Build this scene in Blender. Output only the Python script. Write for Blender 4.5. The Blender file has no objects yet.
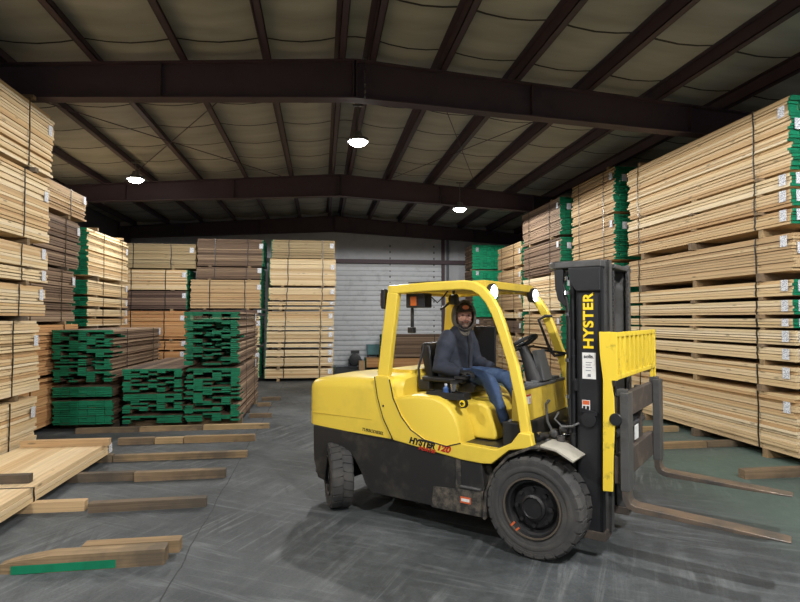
import bpy, bmesh, math, random
from mathutils import Vector, Matrix, Euler
C = bpy.context.scene.collection
PI = math.pi
rad = math.radians

# ------------------------------------------------------------------ helpers
class MB:
    """collects simple shapes into one mesh"""
    def __init__(s): s.v = []; s.f = []; s.m = []; s.mi = 0
    def add(s, vs, fs):
        o = len(s.v); s.v += [tuple(v) for v in vs]
        for f in fs: s.f.append(tuple(i+o for i in f)); s.m.append(s.mi)
    def bx(s, x0, x1, y0, y1, z0, z1, M=None):
        vs = [Vector(p) for p in ((x0,y0,z0),(x1,y0,z0),(x1,y1,z0),(x0,y1,z0),(x0,y0,z1),(x1,y0,z1),(x1,y1,z1),(x0,y1,z1))]
        if M: vs = [M @ v for v in vs]
        s.add(vs, [(0,3,2,1),(4,5,6,7),(0,1,5,4),(1,2,6,5),(2,3,7,6),(3,0,4,7)])
        return s
    def cbx(s, c, d, rot=(0,0,0)):
        M = Matrix.Translation(c) @ Euler(rot).to_matrix().to_4x4()
        return s.bx(-d[0]/2, d[0]/2, -d[1]/2, d[1]/2, -d[2]/2, d[2]/2, M)
    def prism(s, pts, y0, y1):
        """polygon in x,z extruded along y"""
        n = len(pts); vs = [(p[0],y0,p[1]) for p in pts] + [(p[0],y1,p[1]) for p in pts]
        fs = [tuple(range(n)), tuple(range(2*n-1, n-1, -1))]
        fs += [(i, i+n, (i+1)%n+n, (i+1)%n) for i in range(n)]
        s.add(vs, fs); return s
    def loft(s, rings, caps=True, close=False):
        n = len(rings[0]); vs = [p for r in rings for p in r]; fs = []
        k = len(rings)
        for a in range(k if close else k-1):
            b = (a+1) % k
            for i in range(n):
                j = (i+1) % n
                fs.append((a*n+i, a*n+j, b*n+j, b*n+i))
        if caps and not close:
            fs.append(tuple(range(n-1,-1,-1))); fs.append(tuple((k-1)*n+i for i in range(n)))
        s.add(vs, fs); return s
    def tube(s, path, r, seg=8, sec=None, closed=False):
        """round tube (or rectangular section sec=(side,up)) along a path"""
        P = [Vector(p) for p in path]; n = len(P); rings = []
        for i, p in enumerate(P):
            if closed: t = (P[(i+1)%n]-P[i-1]).normalized()
            else:
                a = (P[i]-P[i-1]).normalized() if i > 0 else None
                b = (P[i+1]-P[i]).normalized() if i < n-1 else None
                t = ((a or b)+(b or a)).normalized()
            ref = Vector((0,1,0)) if abs(t.y) < .9 else Vector((0,0,1))
            if sec and len(sec) > 2: ref = Vector(sec[2])
            u = (ref - t*ref.dot(t)).normalized(); w = t.cross(u)
            k = 1.0
            if not closed and 0 < i < n-1:
                k = 1/max(.5, (P[i]-P[i-1]).normalized().dot(t))
            rr = r[i] if isinstance(r, (list,tuple)) else r
            if sec:
                a_, b_ = sec[0]/2, sec[1]/2*k
                rings.append([p+u*a_+w*b_, p-u*a_+w*b_, p-u*a_-w*b_, p+u*a_-w*b_])
            else:
                rings.append([p+u*(math.cos(q)*rr)+w*(math.sin(q)*rr) for q in [2*PI*j/seg for j in range(seg)]])
        return s.loft(rings, not closed, closed)
    def cyl(s, a, b, r, seg=16, r2=None): return s.tube([a,b], [r, r if r2 is None else r2], seg)
    def lathe(s, prof, c=(0,0,0), axis='y', seg=40, caps=True, close=False):
        """prof: (radius, along axis)"""
        rings = []
        for r, h in prof:
            ring = []
            for j in range(seg):
                q = 2*PI*j/seg; a, b = r*math.cos(q), r*math.sin(q)
                p = {'y': (a, h, b), 'z': (a, b, h), 'x': (h, a, b)}[axis]
                ring.append((p[0]+c[0], p[1]+c[1], p[2]+c[2]))
            rings.append(ring)
        return s.loft(rings, caps, close)
    def build(s, name, mat, parent=None, bevel=0, smooth=True, seg=2, loc=None, rot=None, angle=35):
        me = bpy.data.meshes.new(name)
        me.from_pydata(s.v, [], s.f)
        mats = mat if isinstance(mat, (list,tuple)) else [mat]
        for m_ in mats: me.materials.append(m_)
        if len(mats) > 1: me.polygons.foreach_set('material_index', s.m)
        bm = bmesh.new(); bm.from_mesh(me); bmesh.ops.recalc_face_normals(bm, faces=bm.faces); bm.to_mesh(me); bm.free()
        if smooth:
            me.polygons.foreach_set('use_smooth', [True]*len(me.polygons)); me.set_sharp_from_angle(angle=rad(angle))
        o = bpy.data.objects.new(name, me); C.objects.link(o)
        if parent: o.parent = parent
        if loc is not None: o.location = loc
        if rot is not None: o.rotation_euler = rot
        if bevel:
            b = o.modifiers.new('bevel','BEVEL'); b.width = bevel; b.segments = seg; b.limit_method = 'ANGLE'; b.angle_limit = rad(40)
            b.harden_normals = True
        return o

def tag(o, label=None, cat=None, group=None, kind=None):
    if label: o['label'] = label
    if cat: o['category'] = cat
    if group: o['group'] = group
    if kind: o['kind'] = kind
    return o
def thing(name, label, cat, loc=(0,0,0), rz=0, group=None):
    o = bpy.data.objects.new(name, None); C.objects.link(o); o.empty_display_size = .1
    o.location = loc; o.rotation_euler = (0,0,rz)
    return tag(o, label, cat, group)
def struct(mb, name, mat, **k):
    o = mb.build(name, mat, None, **k); o['kind'] = 'structure'; return o
def copy_tree(o, parent=None):
    c = o.copy(); C.objects.link(c); c.parent = parent
    for ch in list(o.children): copy_tree(ch, c)
    return c
def text(name, s, size, mat, parent, M, bold=0.0, shear=0.0, sx=1.0, spacing=1.0, extrude=.001):
    cu = bpy.data.curves.new(name, 'FONT'); cu.body = s; cu.size = size; cu.offset = bold; cu.shear = shear
    cu.extrude = extrude; cu.align_x = 'CENTER'; cu.align_y = 'CENTER'; cu.space_character = spacing
    t = bpy.data.objects.new(name, cu); C.objects.link(t)
    dg = bpy.context.evaluated_depsgraph_get(); dg.update()
    me = bpy.data.meshes.new_from_object(t.evaluated_get(dg)); me.name = name
    bpy.data.objects.remove(t)
    for v in me.vertices: v.co.x *= sx
    me.materials.clear(); me.materials.append(mat)
    o = bpy.data.objects.new(name, me); C.objects.link(o); o.parent = parent; o.matrix_local = M
    return o

# ------------------------------------------------------------------ materials
def srgb(r, g, b):
    f = lambda c: (c/255/12.92) if c/255 <= .04045 else ((c/255+.055)/1.055)**2.4
    return (f(r), f(g), f(b), 1)
def newmat(name, col, rough=.6, metal=0, spec=.5):
    m = bpy.data.materials.new(name); m.use_nodes = True
    b = m.node_tree.nodes['Principled BSDF']
    b.inputs['Base Color'].default_value = col; b.inputs['Roughness'].default_value = rough
    b.inputs['Metallic'].default_value = metal; b.inputs['Specular IOR Level'].default_value = spec
    return m
def N(m, t, **k):
    n = m.node_tree.nodes.new(t)
    for a, v in k.items():
        if a in n.inputs.keys(): n.inputs[a].default_value = v
        else: setattr(n, a, v)
    return n
def L(m, a, b): m.node_tree.links.new(a, b)
def ramp(m, fac, stops):
    r = N(m, 'ShaderNodeValToRGB'); e = r.color_ramp.elements
    e[0].position, e[0].color = stops[0]; e[1].position, e[1].color = stops[-1]
    for p, c in stops[1:-1]: x = e.new(p); x.color = c
    L(m, fac, r.inputs[0]); return r.outputs[0]
def mix(m, fac, a, b, mode='MIX'):
    n = N(m, 'ShaderNodeMix', data_type='RGBA', blend_type=mode)
    if hasattr(fac, 'links'): L(m, fac, n.inputs[0])
    else: n.inputs[0].default_value = fac
    for i, v in ((6, a), (7, b)):
        if hasattr(v, 'links'): L(m, v, n.inputs[i])
        else: n.inputs[i].default_value = v
    return n.outputs[2]
def coords(m, scale=(1,1,1), gen='Object', offset=None):
    tc = N(m, 'ShaderNodeTexCoord'); mp = N(m, 'ShaderNodeMapping'); mp.inputs['Scale'].default_value = scale
    L(m, tc.outputs[gen], mp.inputs[0])
    if offset is not None:
        L(m, offset, mp.inputs['Location'])
    return mp.outputs[0]
def bump(m, h, strength=.3, dist=.01):
    b = N(m, 'ShaderNodeBump'); b.inputs['Strength'].default_value = strength; b.inputs['Distance'].default_value = dist
    L(m, h, b.inputs['Height']); L(m, b.outputs[0], m.node_tree.nodes['Principled BSDF'].inputs['Normal'])
def bc(m): return m.node_tree.nodes['Principled BSDF'].inputs['Base Color']

def wood(name, tones, rough=.75, knots=True, grain=.35, dirt=0):
    m = newmat(name, (1,1,1,1), rough, 0, .3)
    g = N(m, 'ShaderNodeNewGeometry'); oi = N(m, 'ShaderNodeObjectInfo')
    ad = N(m, 'ShaderNodeMath', operation='ADD'); L(m, g.outputs['Random Per Island'], ad.inputs[0]); L(m, oi.outputs['Random'], ad.inputs[1])
    fr = N(m, 'ShaderNodeMath', operation='FRACT'); L(m, ad.outputs[0], fr.inputs[0])
    k = len(tones); base = ramp(m, fr.outputs[0], [(i/(k-1), t) for i, t in enumerate(tones)])
    sc = N(m, 'ShaderNodeMath', operation='MULTIPLY'); L(m, fr.outputs[0], sc.inputs[0]); sc.inputs[1].default_value = 37
    cb = N(m, 'ShaderNodeCombineXYZ'); L(m, sc.outputs[0], cb.inputs[0]); L(m, sc.outputs[0], cb.inputs[2])
    co = coords(m, (.9, 26, 60), offset=cb.outputs[0])
    n = N(m, 'ShaderNodeTexNoise', Scale=1.0, Detail=5.0, Roughness=.6); L(m, co, n.inputs['Vector'])
    gr = ramp(m, n.outputs[0], [(.3, (1-grain,)*3+(1,)), (.62, (1,1,1,1))])
    c1 = mix(m, 1.0, base, gr, 'MULTIPLY')
    if knots:
        co2 = coords(m, (2.2, 9, 9), offset=cb.outputs[0])
        v = N(m, 'ShaderNodeTexVoronoi', Scale=1.0); L(m, co2, v.inputs['Vector'])
        kn = ramp(m, v.outputs['Distance'], [(.0, (1,1,1,1)), (.09, (.7,.7,.7,1)), (.14, (0,0,0,1))])
        c1 = mix(m, kn, c1, tuple(x*.35 for x in tones[0][:3])+(1,))
    if dirt:
        n2 = N(m, 'ShaderNodeTexNoise', Scale=3.0, Detail=6.0); L(m, coords(m), n2.inputs['Vector'])
        d = ramp(m, n2.outputs[0], [(.42, (0,0,0,1)), (.65, (dirt,)*3+(1,))])
        c1 = mix(m, d, c1, srgb(70,66,60))
    L(m, c1, bc(m)); bump(m, n.outputs[0], .25, .004)
    return m
W = {
 'drab': wood('drab_boards', [srgb(168,148,112), srgb(152,132,98), srgb(178,160,124), srgb(140,122,92)], grain=.3),
 'pine': wood('pine_boards', [srgb(224,200,158), srgb(230,210,172), srgb(206,174,128), srgb(234,216,182), srgb(216,188,142), srgb(192,156,112), srgb(226,204,162)], grain=.22),
 'tan': wood('tan_boards', [srgb(204,176,134), srgb(186,154,114), srgb(216,190,148), srgb(168,136,100), srgb(206,174,128)], grain=.3),
 'orange': wood('orange_boards', [srgb(208,158,106), srgb(192,138,90), srgb(214,168,118), srgb(200,150,100), srgb(180,128,84)], grain=.3),
 'brown': wood('weathered_brown_boards', [srgb(134,110,90), srgb(108,88,72), srgb(156,132,108), srgb(92,74,62), srgb(126,104,86), srgb(170,146,120)], grain=.35, knots=False),
 'darkbrown': wood('dark_brown_boards', [srgb(110,88,76), srgb(92,74,66), srgb(126,102,88), srgb(146,122,102)], grain=.35, knots=False),
 'old': wood('old_timber', [srgb(150,126,96), srgb(126,106,84), srgb(108,94,78), srgb(164,138,102), srgb(132,112,90)], grain=.45, dirt=.7),
 'newer': wood('newer_timber', [srgb(178,152,112), srgb(158,132,96), srgb(142,118,88)], grain=.35, dirt=.35),
}
def paint_green(name, a, b):
    m = newmat(name, a, .6, 0, .35)
    g = N(m, 'ShaderNodeNewGeometry')
    n = N(m, 'ShaderNodeTexNoise', Scale=9.0, Detail=4.0); L(m, coords(m), n.inputs['Vector'])
    base = ramp(m, g.outputs['Random Per Island'], [(0, a), (.5, b), (1, tuple(x*.75 for x in a[:3])+(1,))])
    L(m, mix(m, ramp(m, n.outputs[0], [(.45,(0,0,0,1)),(.7,(.35,.35,.35,1))]), base, tuple(x*.5 for x in a[:3])+(1,)), bc(m))
    return m
GREEN = paint_green('green_end_paint', srgb(8,112,78), srgb(14,124,88))
MINT = paint_green('mint_end_paint', srgb(20,160,112), srgb(30,176,124))

def grime(name, col, dirtcol, rough=.45, amt=.5, scale=3.0, metal=0, spec=.5, lo=.5, hi=.75, fine=0):
    m = newmat(name, col, rough, metal, spec)
    n = N(m, 'ShaderNodeTexNoise', Scale=scale, Detail=8.0, Roughness=.65); L(m, coords(m), n.inputs['Vector'])
    f = ramp(m, n.outputs[0], [(lo,(0,0,0,1)),(hi,(amt,)*3+(1,))])
    L(m, mix(m, f, col, dirtcol), bc(m))
    if fine: bump(m, n.outputs[0], fine, .003)
    return m
YEL = grime('yellow_paint', srgb(230,201,74), srgb(150,132,60), .38, .3, 2.5, lo=.52, hi=.85)
YELD = grime('worn_yellow_paint', srgb(232,201,58), srgb(84,74,44), .5, .7, 9, lo=.56, hi=.72)
YELO = grime('dusty_yellow_paint', srgb(196,168,60), srgb(120,106,60), .5, .5, 4)
BLK = grime('dirty_black_paint', srgb(34,34,35), srgb(92,86,76), .5, .55, 5, lo=.5, hi=.8)
BLK2 = grime('black_paint', srgb(30,31,34), srgb(60,58,56), .42, .3, 6)
MUD = grime('mud_spattered_paint', srgb(40,39,38), srgb(112,104,92), .75, .8, 14, lo=.42, hi=.68)
STEELD = grime('dark_steel', srgb(66,66,68), srgb(110,100,88), .5, .6, 6, metal=.3)
STEELG = grime('worn_grey_steel', srgb(92,92,92), srgb(58,54,50), .45, .6, 7, metal=.4)
FENDG = grime('dusty_light_grey_paint', srgb(168,164,152), srgb(110,106,98), .55, .6, 8)
FORKM = grime('rusty_fork_steel', srgb(124,108,94), srgb(86,84,82), .38, .9, 3.0, metal=.5, lo=.45, hi=.62)
BROWNST = grime('brown_dusty_steel', srgb(72,64,58), srgb(118,104,88), .65, .7, 6)
RUB = grime('tyre_rubber', srgb(54,54,55), srgb(96,92,86), .8, .6, 5, lo=.4, hi=.75, fine=.4)
RIM = grime('black_wheel_rim', srgb(26,26,28), srgb(66,62,58), .45, .5, 8)
RING = newmat('rim_edge', srgb(92,84,74), .5, .2)
PLB = grime('black_plastic', srgb(28,28,30), srgb(52,50,48), .6, .3, 10)
VINYL = newmat('black_vinyl', srgb(26,26,28), .5)
CHROME = newmat('chrome', srgb(190,190,190), .2, 1)
GREYP = grime('grey_plastic', srgb(84,86,88), srgb(58,58,58), .6, .4, 8)
DARKR = newmat('dark_red_lens', srgb(110,40,30), .3)
ORANGE = newmat('amber_lens', srgb(190,96,40), .35)
WHITE = grime('white_label', srgb(222,222,220), srgb(170,170,168), .6, .5, 40)
LGREY = newmat('label_print_grey', srgb(120,122,128), .6)
TXTB = newmat('black_lettering', srgb(28,24,22), .5)
TXTR = newmat('red_lettering', srgb(176,44,30), .5)
TXTY = newmat('yellow_lettering', srgb(244,208,30), .5)
ORL = newmat('orange_print', srgb(204,96,50), .5)
STRAPM = newmat('black_strap', srgb(38,36,34), .35, .2)
def emis(name, col, st):
    m = bpy.data.materials.new(name); m.use_nodes = True; b = m.node_tree.nodes['Principled BSDF']
    b.inputs['Emission Color'].default_value = col; b.inputs['Emission Strength'].default_value = st; b.inputs['Base Color'].default_value = (1,1,1,1)
    return m
LENS = emis('high_bay_lens', (1,.98,.94,1), 40)
HEADL = emis('lit_headlight_lens', (.95,1,1,1), 14)

# tag paper with printed lines
TAGM = newmat('tag_paper', srgb(226,228,232), .6)
def _tagmat():
    m = TAGM
    w = N(m, 'ShaderNodeTexNoise', Scale=60.0, Detail=1.0); L(m, coords(m, (1,1,2)), w.inputs['Vector'])
    L(m, ramp(m, w.outputs[0], [(.45, srgb(228,230,234)), (.6, srgb(150,154,166))]), bc(m))
_tagmat()

# room materials
def floor_mat():
    m = newmat('concrete_floor', (1,1,1,1), .7, 0, .35)
    co = coords(m)
    a = N(m, 'ShaderNodeTexNoise', Scale=.55, Detail=8.0, Roughness=.62); L(m, co, a.inputs['Vector'])
    b = N(m, 'ShaderNodeTexNoise', Scale=9.0, Detail=8.0, Roughness=.7); L(m, co, b.inputs['Vector'])
    base = ramp(m, a.outputs[0], [(.32, srgb(50,54,56)), (.5, srgb(70,74,76)), (.68, srgb(96,100,102))])
    fine = ramp(m, b.outputs[0], [(.3, (.68,.68,.68,1)), (.7, (1.12,1.12,1.12,1))])
    c = mix(m, 1, base, fine, 'MULTIPLY')
    gr_ = N(m, 'ShaderNodeTexNoise', Scale=55.0, Detail=6.0, Roughness=.75); L(m, co, gr_.inputs['Vector'])
    c = mix(m, 1, c, ramp(m, gr_.outputs[0], [(.35, (.78,.78,.78,1)), (.66, (1.18,1.18,1.18,1))]), 'MULTIPLY')
    # streaky tyre scuffs in two directions
    msk = N(m, 'ShaderNodeTexNoise', Scale=.7, Detail=4.0); L(m, co, msk.inputs['Vector'])
    for k, (ang, lo, col, thr) in enumerate(((1.05,.46,srgb(128,131,132),.60),(-.55,.44,srgb(118,122,124),.61),(1.75,.50,srgb(44,47,50),.56))):
        mp = N(m, 'ShaderNodeMapping'); L(m, co, mp.inputs[0]); mp.vector_type = 'TEXTURE'; mp.inputs['Rotation'].default_value = (0,0,ang); mp.inputs['Scale'].default_value = (1.3,.10,1); mp.inputs['Location'].default_value = (k*7.3,k*3.1,0)
        st_ = N(m, 'ShaderNodeTexNoise', Scale=1.0, Detail=9.0, Roughness=.7, Distortion=.9); L(m, mp.outputs[0], st_.inputs['Vector'])
        mm = N(m, 'ShaderNodeMath', operation='MULTIPLY')
        L(m, ramp(m, st_.outputs[0], [(thr-.09,(0,0,0,1)),(thr+.14,(.7,.7,.7,1))]), mm.inputs[0])
        L(m, ramp(m, msk.outputs[0], [(lo,(.15,.15,.15,1)),(lo+.12,(1,1,1,1))] if k != 1 else [(lo,(1,1,1,1)),(lo+.12,(.1,.1,.1,1))]), mm.inputs[1])
        c = mix(m, mm.outputs[0], c, col)
    # green tinted coat on the right-hand side
    sx = N(m, 'ShaderNodeSeparateXYZ'); L(m, co, sx.inputs[0])
    mr = N(m, 'ShaderNodeMapRange'); mr.inputs[1].default_value = 3.6; mr.inputs[2].default_value = 4.9; L(m, sx.outputs[0], mr.inputs[0])
    ns = N(m, 'ShaderNodeTexNoise', Scale=.8, Detail=6.0); L(m, co, ns.inputs['Vector'])
    mu = N(m, 'ShaderNodeMath', operation='MULTIPLY'); L(m, mr.outputs[0], mu.inputs[0]); L(m, ramp(m, ns.outputs[0], [(.35,(.4,.4,.4,1)),(.6,(.9,.9,.9,1))]), mu.inputs[1])
    c = mix(m, mu.outputs[0], c, srgb(84,102,93))
    # joint line
    jn = N(m, 'ShaderNodeTexNoise', Scale=1.5, Detail=3.0); L(m, co, jn.inputs['Vector'])
    j1 = N(m, 'ShaderNodeMath', operation='MULTIPLY_ADD'); L(m, jn.outputs[0], j1.inputs[0]); j1.inputs[1].default_value = .08; L(m, sx.outputs[0], j1.inputs[2])
    j2 = N(m, 'ShaderNodeMath', operation='ADD'); L(m, j1.outputs[0], j2.inputs[0]); j2.inputs[1].default_value = 1.05
    j3 = N(m, 'ShaderNodeMath', operation='ABSOLUTE'); L(m, j2.outputs[0], j3.inputs[0])
    j4 = N(m, 'ShaderNodeMath', operation='LESS_THAN'); L(m, j3.outputs[0], j4.inputs[0]); j4.inputs[1].default_value = .006
    c = mix(m, j4.outputs[0], c, srgb(40,42,44))
    L(m, c, bc(m))
    rr = ramp(m, b.outputs[0], [(.3,(.5,.5,.5,1)),(.7,(.8,.8,.8,1))]); L(m, rr, m.node_tree.nodes['Principled BSDF'].inputs['Roughness'])
    bump(m, b.outputs[0], .3, .004)
    return m
def ceiling_mat():
    m = newmat('insulation_vinyl', (1,1,1,1), .65, 0, .3)
    co = coords(m)
    sx = N(m, 'ShaderNodeSeparateXYZ'); L(m, co, sx.inputs[0])
    n = N(m, 'ShaderNodeTexNoise', Scale=1.0, Detail=6.0); L(m, coords(m, (.6,2.6,1)), n.inputs['Vector'])
    base = ramp(m, n.outputs[0], [(.3, srgb(152,150,138)), (.7, srgb(178,176,164))])
    # seams between the insulation rolls, every 1.22 m along the building
    wob = N(m, 'ShaderNodeMath', operation='MULTIPLY_ADD'); L(m, n.outputs[0], wob.inputs[0]); wob.inputs[1].default_value = .05; L(m, sx.outputs[1], wob.inputs[2])
    md = N(m, 'ShaderNodeMath', operation='PINGPONG'); L(m, wob.outputs[0], md.inputs[0]); md.inputs[1].default_value = .61
    lt = N(m, 'ShaderNodeMath', operation='LESS_THAN'); L(m, md.outputs[0], lt.inputs[0]); lt.inputs[1].default_value = .022
    c = mix(m, lt.outputs[0], base, srgb(46,42,40))
    L(m, c, bc(m))
    w = N(m, 'ShaderNodeTexWave', wave_type='BANDS', bands_direction='Y', Scale=.8, Distortion=6.0, Detail=3.0); L(m, co, w.inputs['Vector'])
    bump(m, w.outputs[0], .35, .02)
    return m
FLOOR = floor_mat(); CEIL = ceiling_mat()
BEAM = grime('oxide_red_steel', srgb(74,58,64), srgb(56,44,50), .6, .6, 3)
WALLM = grime('grey_metal_wall', srgb(178,180,184), srgb(140,142,146), .6, .5, 2)
DARKW = grime('dark_metal_wall', srgb(96,98,104), srgb(70,72,78), .6, .5, 2)
DOORM = grime('painted_metal_door', srgb(206,210,214), srgb(150,156,160), .5, .5, 4)
LAMPM = newmat('lamp_housing', srgb(120,120,120), .4, .5)

# ------------------------------------------------------------------ the building
RX = .5                                       # ridge
def ztop(x): return 6.0 - .075*abs(x-RX)      # top of the frames
def zbot(x): return 5.38 - .052*abs(x-RX)
XL, XR, YB, YF = -7.6, 9.2, -8.0, 22.9
m = MB(); m.bx(XL, XR, YB, YF, -.2, 0); struct(m, 'floor', FLOOR, smooth=False)
offs = [.24, 1.37, 2.60, 3.84, 5.07, 6.3, 7.5]
pur = sorted([RX+o for o in offs] + [RX-o for o in offs])
m = MB()
# insulation sheet sagging a little between the purlins
xs = [XL]
for a, b in zip(pur[:-1], pur[1:]): xs += [a, a*.75+b*.25, (a+b)/2, a*.25+b*.75]
xs += [pur[-1], XR]; xs = sorted(set(x for x in xs if XL <= x <= XR))
def zc(x):
    z = ztop(x)+.205
    for a, b in zip(pur[:-1], pur[1:]):
        if a < x < b and b-a > .6: t = (x-a)/(b-a); z -= .07*math.sin(PI*t)
    return z
k = len(xs)
vs = [(x,YB,zc(x)) for x in xs]+[(x,YF,zc(x)) for x in xs]+[(x,YB,zc(x)+.3) for x in xs]+[(x,YF,zc(x)+.3) for x in xs]
fs = []
for i in range(k-1): fs += [(i,i+1,k+i+1,k+i), (2*k+i,3*k+i,3*k+i+1,2*k+i+1)]
m.add(vs, fs); struct(m, 'ceiling', CEIL, angle=60)
m = MB(); m.bx(XL-.2, XL, YB, YF, 0, 6.0); struct(m, 'wall_left', DARKW)
m = MB(); m.bx(XR, XR+.2, YB, YF, 0, 6.0); struct(m, 'wall_right', DARKW)
m = MB(); m.bx(XL, XR, YB-.2, YB, 0, 6.4); struct(m, 'wall_rear', DARKW)
# back wall with opening for the overhead door
DX0, DX1, DZ = -1.9, 4.88, 4.02
m = MB(); m.bx(XL, DX0, YF, YF+.2, 0, 6.4); m.bx(DX1, XR, YF, YF+.2, 0, 6.4); m.bx(DX0, DX1, YF, YF+.2, DZ, 6.4)
x = XL
while x < XR:
    if not (DX0-.05 < x < DX1): m.bx(x, x+.04, YF-.03, YF, 0, 5.9)
    else: m.bx(x, x+.04, YF-.03, YF, 4.4, 5.9)
    x += .3
struct(m, 'wall_back', WALLM)
m = MB(); n = 20
for i in range(n):
    z0 = .02+i*(DZ-.02)/n; h = (DZ-.02)/n
    m.bx(DX0, DX1, YF+.02, YF+.06, z0, z0+h)
    m.prism([(YF+.02, z0+.02), (YF-.02, z0+.055), (YF-.03, z0+h*.6), (YF-.012, z0+h-.025), (YF+.02, z0+h-.02)], DX0, DX1)
    for j in range(len(m.v)-10, len(m.v)): v = m.v[j]; m.v[j] = (v[1], v[0], v[2])
door = struct(m, 'door_1', DOORM)
m = MB(); m.bx(DX1, DX1+.14, YF-.06, YF, 0, 5.6); m.bx(DX0-.12, DX0, YF-.06, YF, 0, 4.3); struct(m, 'trim_1', BEAM)
m = MB(); m.bx(XL, XR, YF-.2, YF-.03, 4.14, 4.3); struct(m, 'trim_2', BEAM)
for xh in (0.75, 1.9, 3.0, 4.2):
    for zh in (1.3, 2.3, 3.3): pass
m = MB()
for i in range(n): m.bx(2.74, 2.79, YF-.018, YF-.006, .08+i*.25, .16+i*.25)
for i in range(n): m.bx(4.55, 4.6, YF-.018, YF-.006, .08+i*.25, .16+i*.25)
m.build('door_hinge', STEELD, door)
m = MB(); m.cyl((5.12,YF-.14,0),(5.12,YF-.14,5.3),.05); struct(m, 'trim_3', DARKW)
# frames (tapered I girders)
def frame(y, name):
    m = MB(); xs_ = [XL+.02, -4, -2, RX, 3, 5.5, XR-.02]
    for (ya, yb, top, bot) in ((y-.01, y+.01, 0, 0), (y-.11, y+.11, 0, 1), (y-.11, y+.11, 1, 0)):
        rings = []
        for x in xs_:
            a, b = zbot(x), ztop(x)
            if top: a = b-.02
            if bot: b = a+.02
            rings.append([(x,ya,a),(x,yb,a),(x,yb,b),(x,ya,b)])
        m.loft(rings)
    x = -6.5
    for x in (-5.2, -2.4, RX-.02, RX+.03, 3.4, 6.2):
        m.bx(x, x+.015, y-.1, y+.1, zbot(x)+.02, ztop(x)-.02)
    for x0, x1 in ((XL+.02, XL+.42), (XR-.42, XR-.02)):
        m.bx(x0, x1, y-.11, y+.11, 0, 5.4)
    struct(m, name, BEAM)
for i, y in enumerate((-5.6, 1.6, 8.9, 16.1, 22.7)): frame(y, 'trim_%d' % (10+i))
# purlins: Z sections on top of the frames
for i, x in enumerate(pur):
    m = MB(); z = ztop(x)
    m.bx(x-.006, x+.006, YB, YF, z, z+.2); m.bx(x-.09, x+.006, YB, YF, z+.188, z+.2)
    m.bx(x-.006, x+.10, YB, YF, z, z+.012); m.bx(x+.088, x+.10, YB, YF, z, z+.035)
    struct(m, 'trim_%d' % (20+i), BEAM, smooth=False)
# bracing rods under the roof
for i, (a, b) in enumerate((((-5.3,9.0,5.5),(-1.0,16.0,5.85)), ((-1.0,9.0,5.85),(-5.3,16.0,5.5)), ((4.5,9.0,5.65),(1.8,16.0,5.85)), ((1.8,9.0,5.85),(4.5,16.0,5.65)))):
    m = MB(); m.cyl(a, b, .009, 6); struct(m, 'trim_%d' % (40+i), BEAM)

# high bay lamps
def lamp(loc, label, power, group=None):
    t = thing('high_bay_lamp', label, 'ceiling lamp', loc, group=group)
    zr = ztop(loc[0]) - loc[2]
    m = MB(); m.lathe([(.03,.2),(.07,.19),(.09,.1),(.2,.06),(.21,0),(.19,0),(.17,.04),(.05,.07)], axis='z', seg=28); m.build('lamp_shade', LAMPM, t)
    m = MB(); m.cyl((0,0,.19),(0,0,zr),.01,8); m.bx(-.1,.1,-.03,.03,zr-.03,zr); m.build('hanging_rod', LAMPM, t)
    m = MB(); m.lathe([(.01,-.085),(.08,-.075),(.14,-.045),(.17,.0),(.1,.03)], axis='z', seg=24); m.build('lens', LENS, t)
    l = bpy.data.lights.new('high_bay_glow', 'SPOT'); l.energy = power; l.spot_size = rad(178); l.spot_blend = .06; l.shadow_soft_size = .09; l.color = (1,.98,.95)
    lo = bpy.data.objects.new('high_bay_glow', l); C.objects.link(lo); lo.parent = t; lo.location = (0,0,-.10)
    return t
PW = 900
lamp((.68,10.7,5.28), 'glowing round high bay lamp hanging under the ridge, middle of the three', PW)
lamp((-4.35,14.1,5.22), 'glowing round high bay lamp at the left, near the second roof girder', PW*.5)
lamp((3.84,15.5,5.0), 'small glowing high bay lamp right of centre, farthest of the three', PW*.6)
for (x, y, k_) in ((2.1,.6,1.6), (-3.6,2.6,.9), (5.0,2.6,.9), (-3.0,-4.5,.7), (4.0,-5.0,.7)):
    lamp((x,y,5.3), 'glowing round high bay lamp hanging behind the camera position', PW*k_, 'high bay lamps outside the view')
# chain hoist hook hanging on the near girder
t = thing('hanging_chain', 'short thin chain hanging from the near roof girder by the ridge', 'chain', (.66,8.74,5.35))
m = MB()
for i in range(12): m.cbx((0,0,i*.055), (.012,.03,.045) if i % 2 else (.03,.012,.045))
m.bx(-.02,.02,0,.05,.62,.66); m.build('links', CHROME, t)

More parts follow.
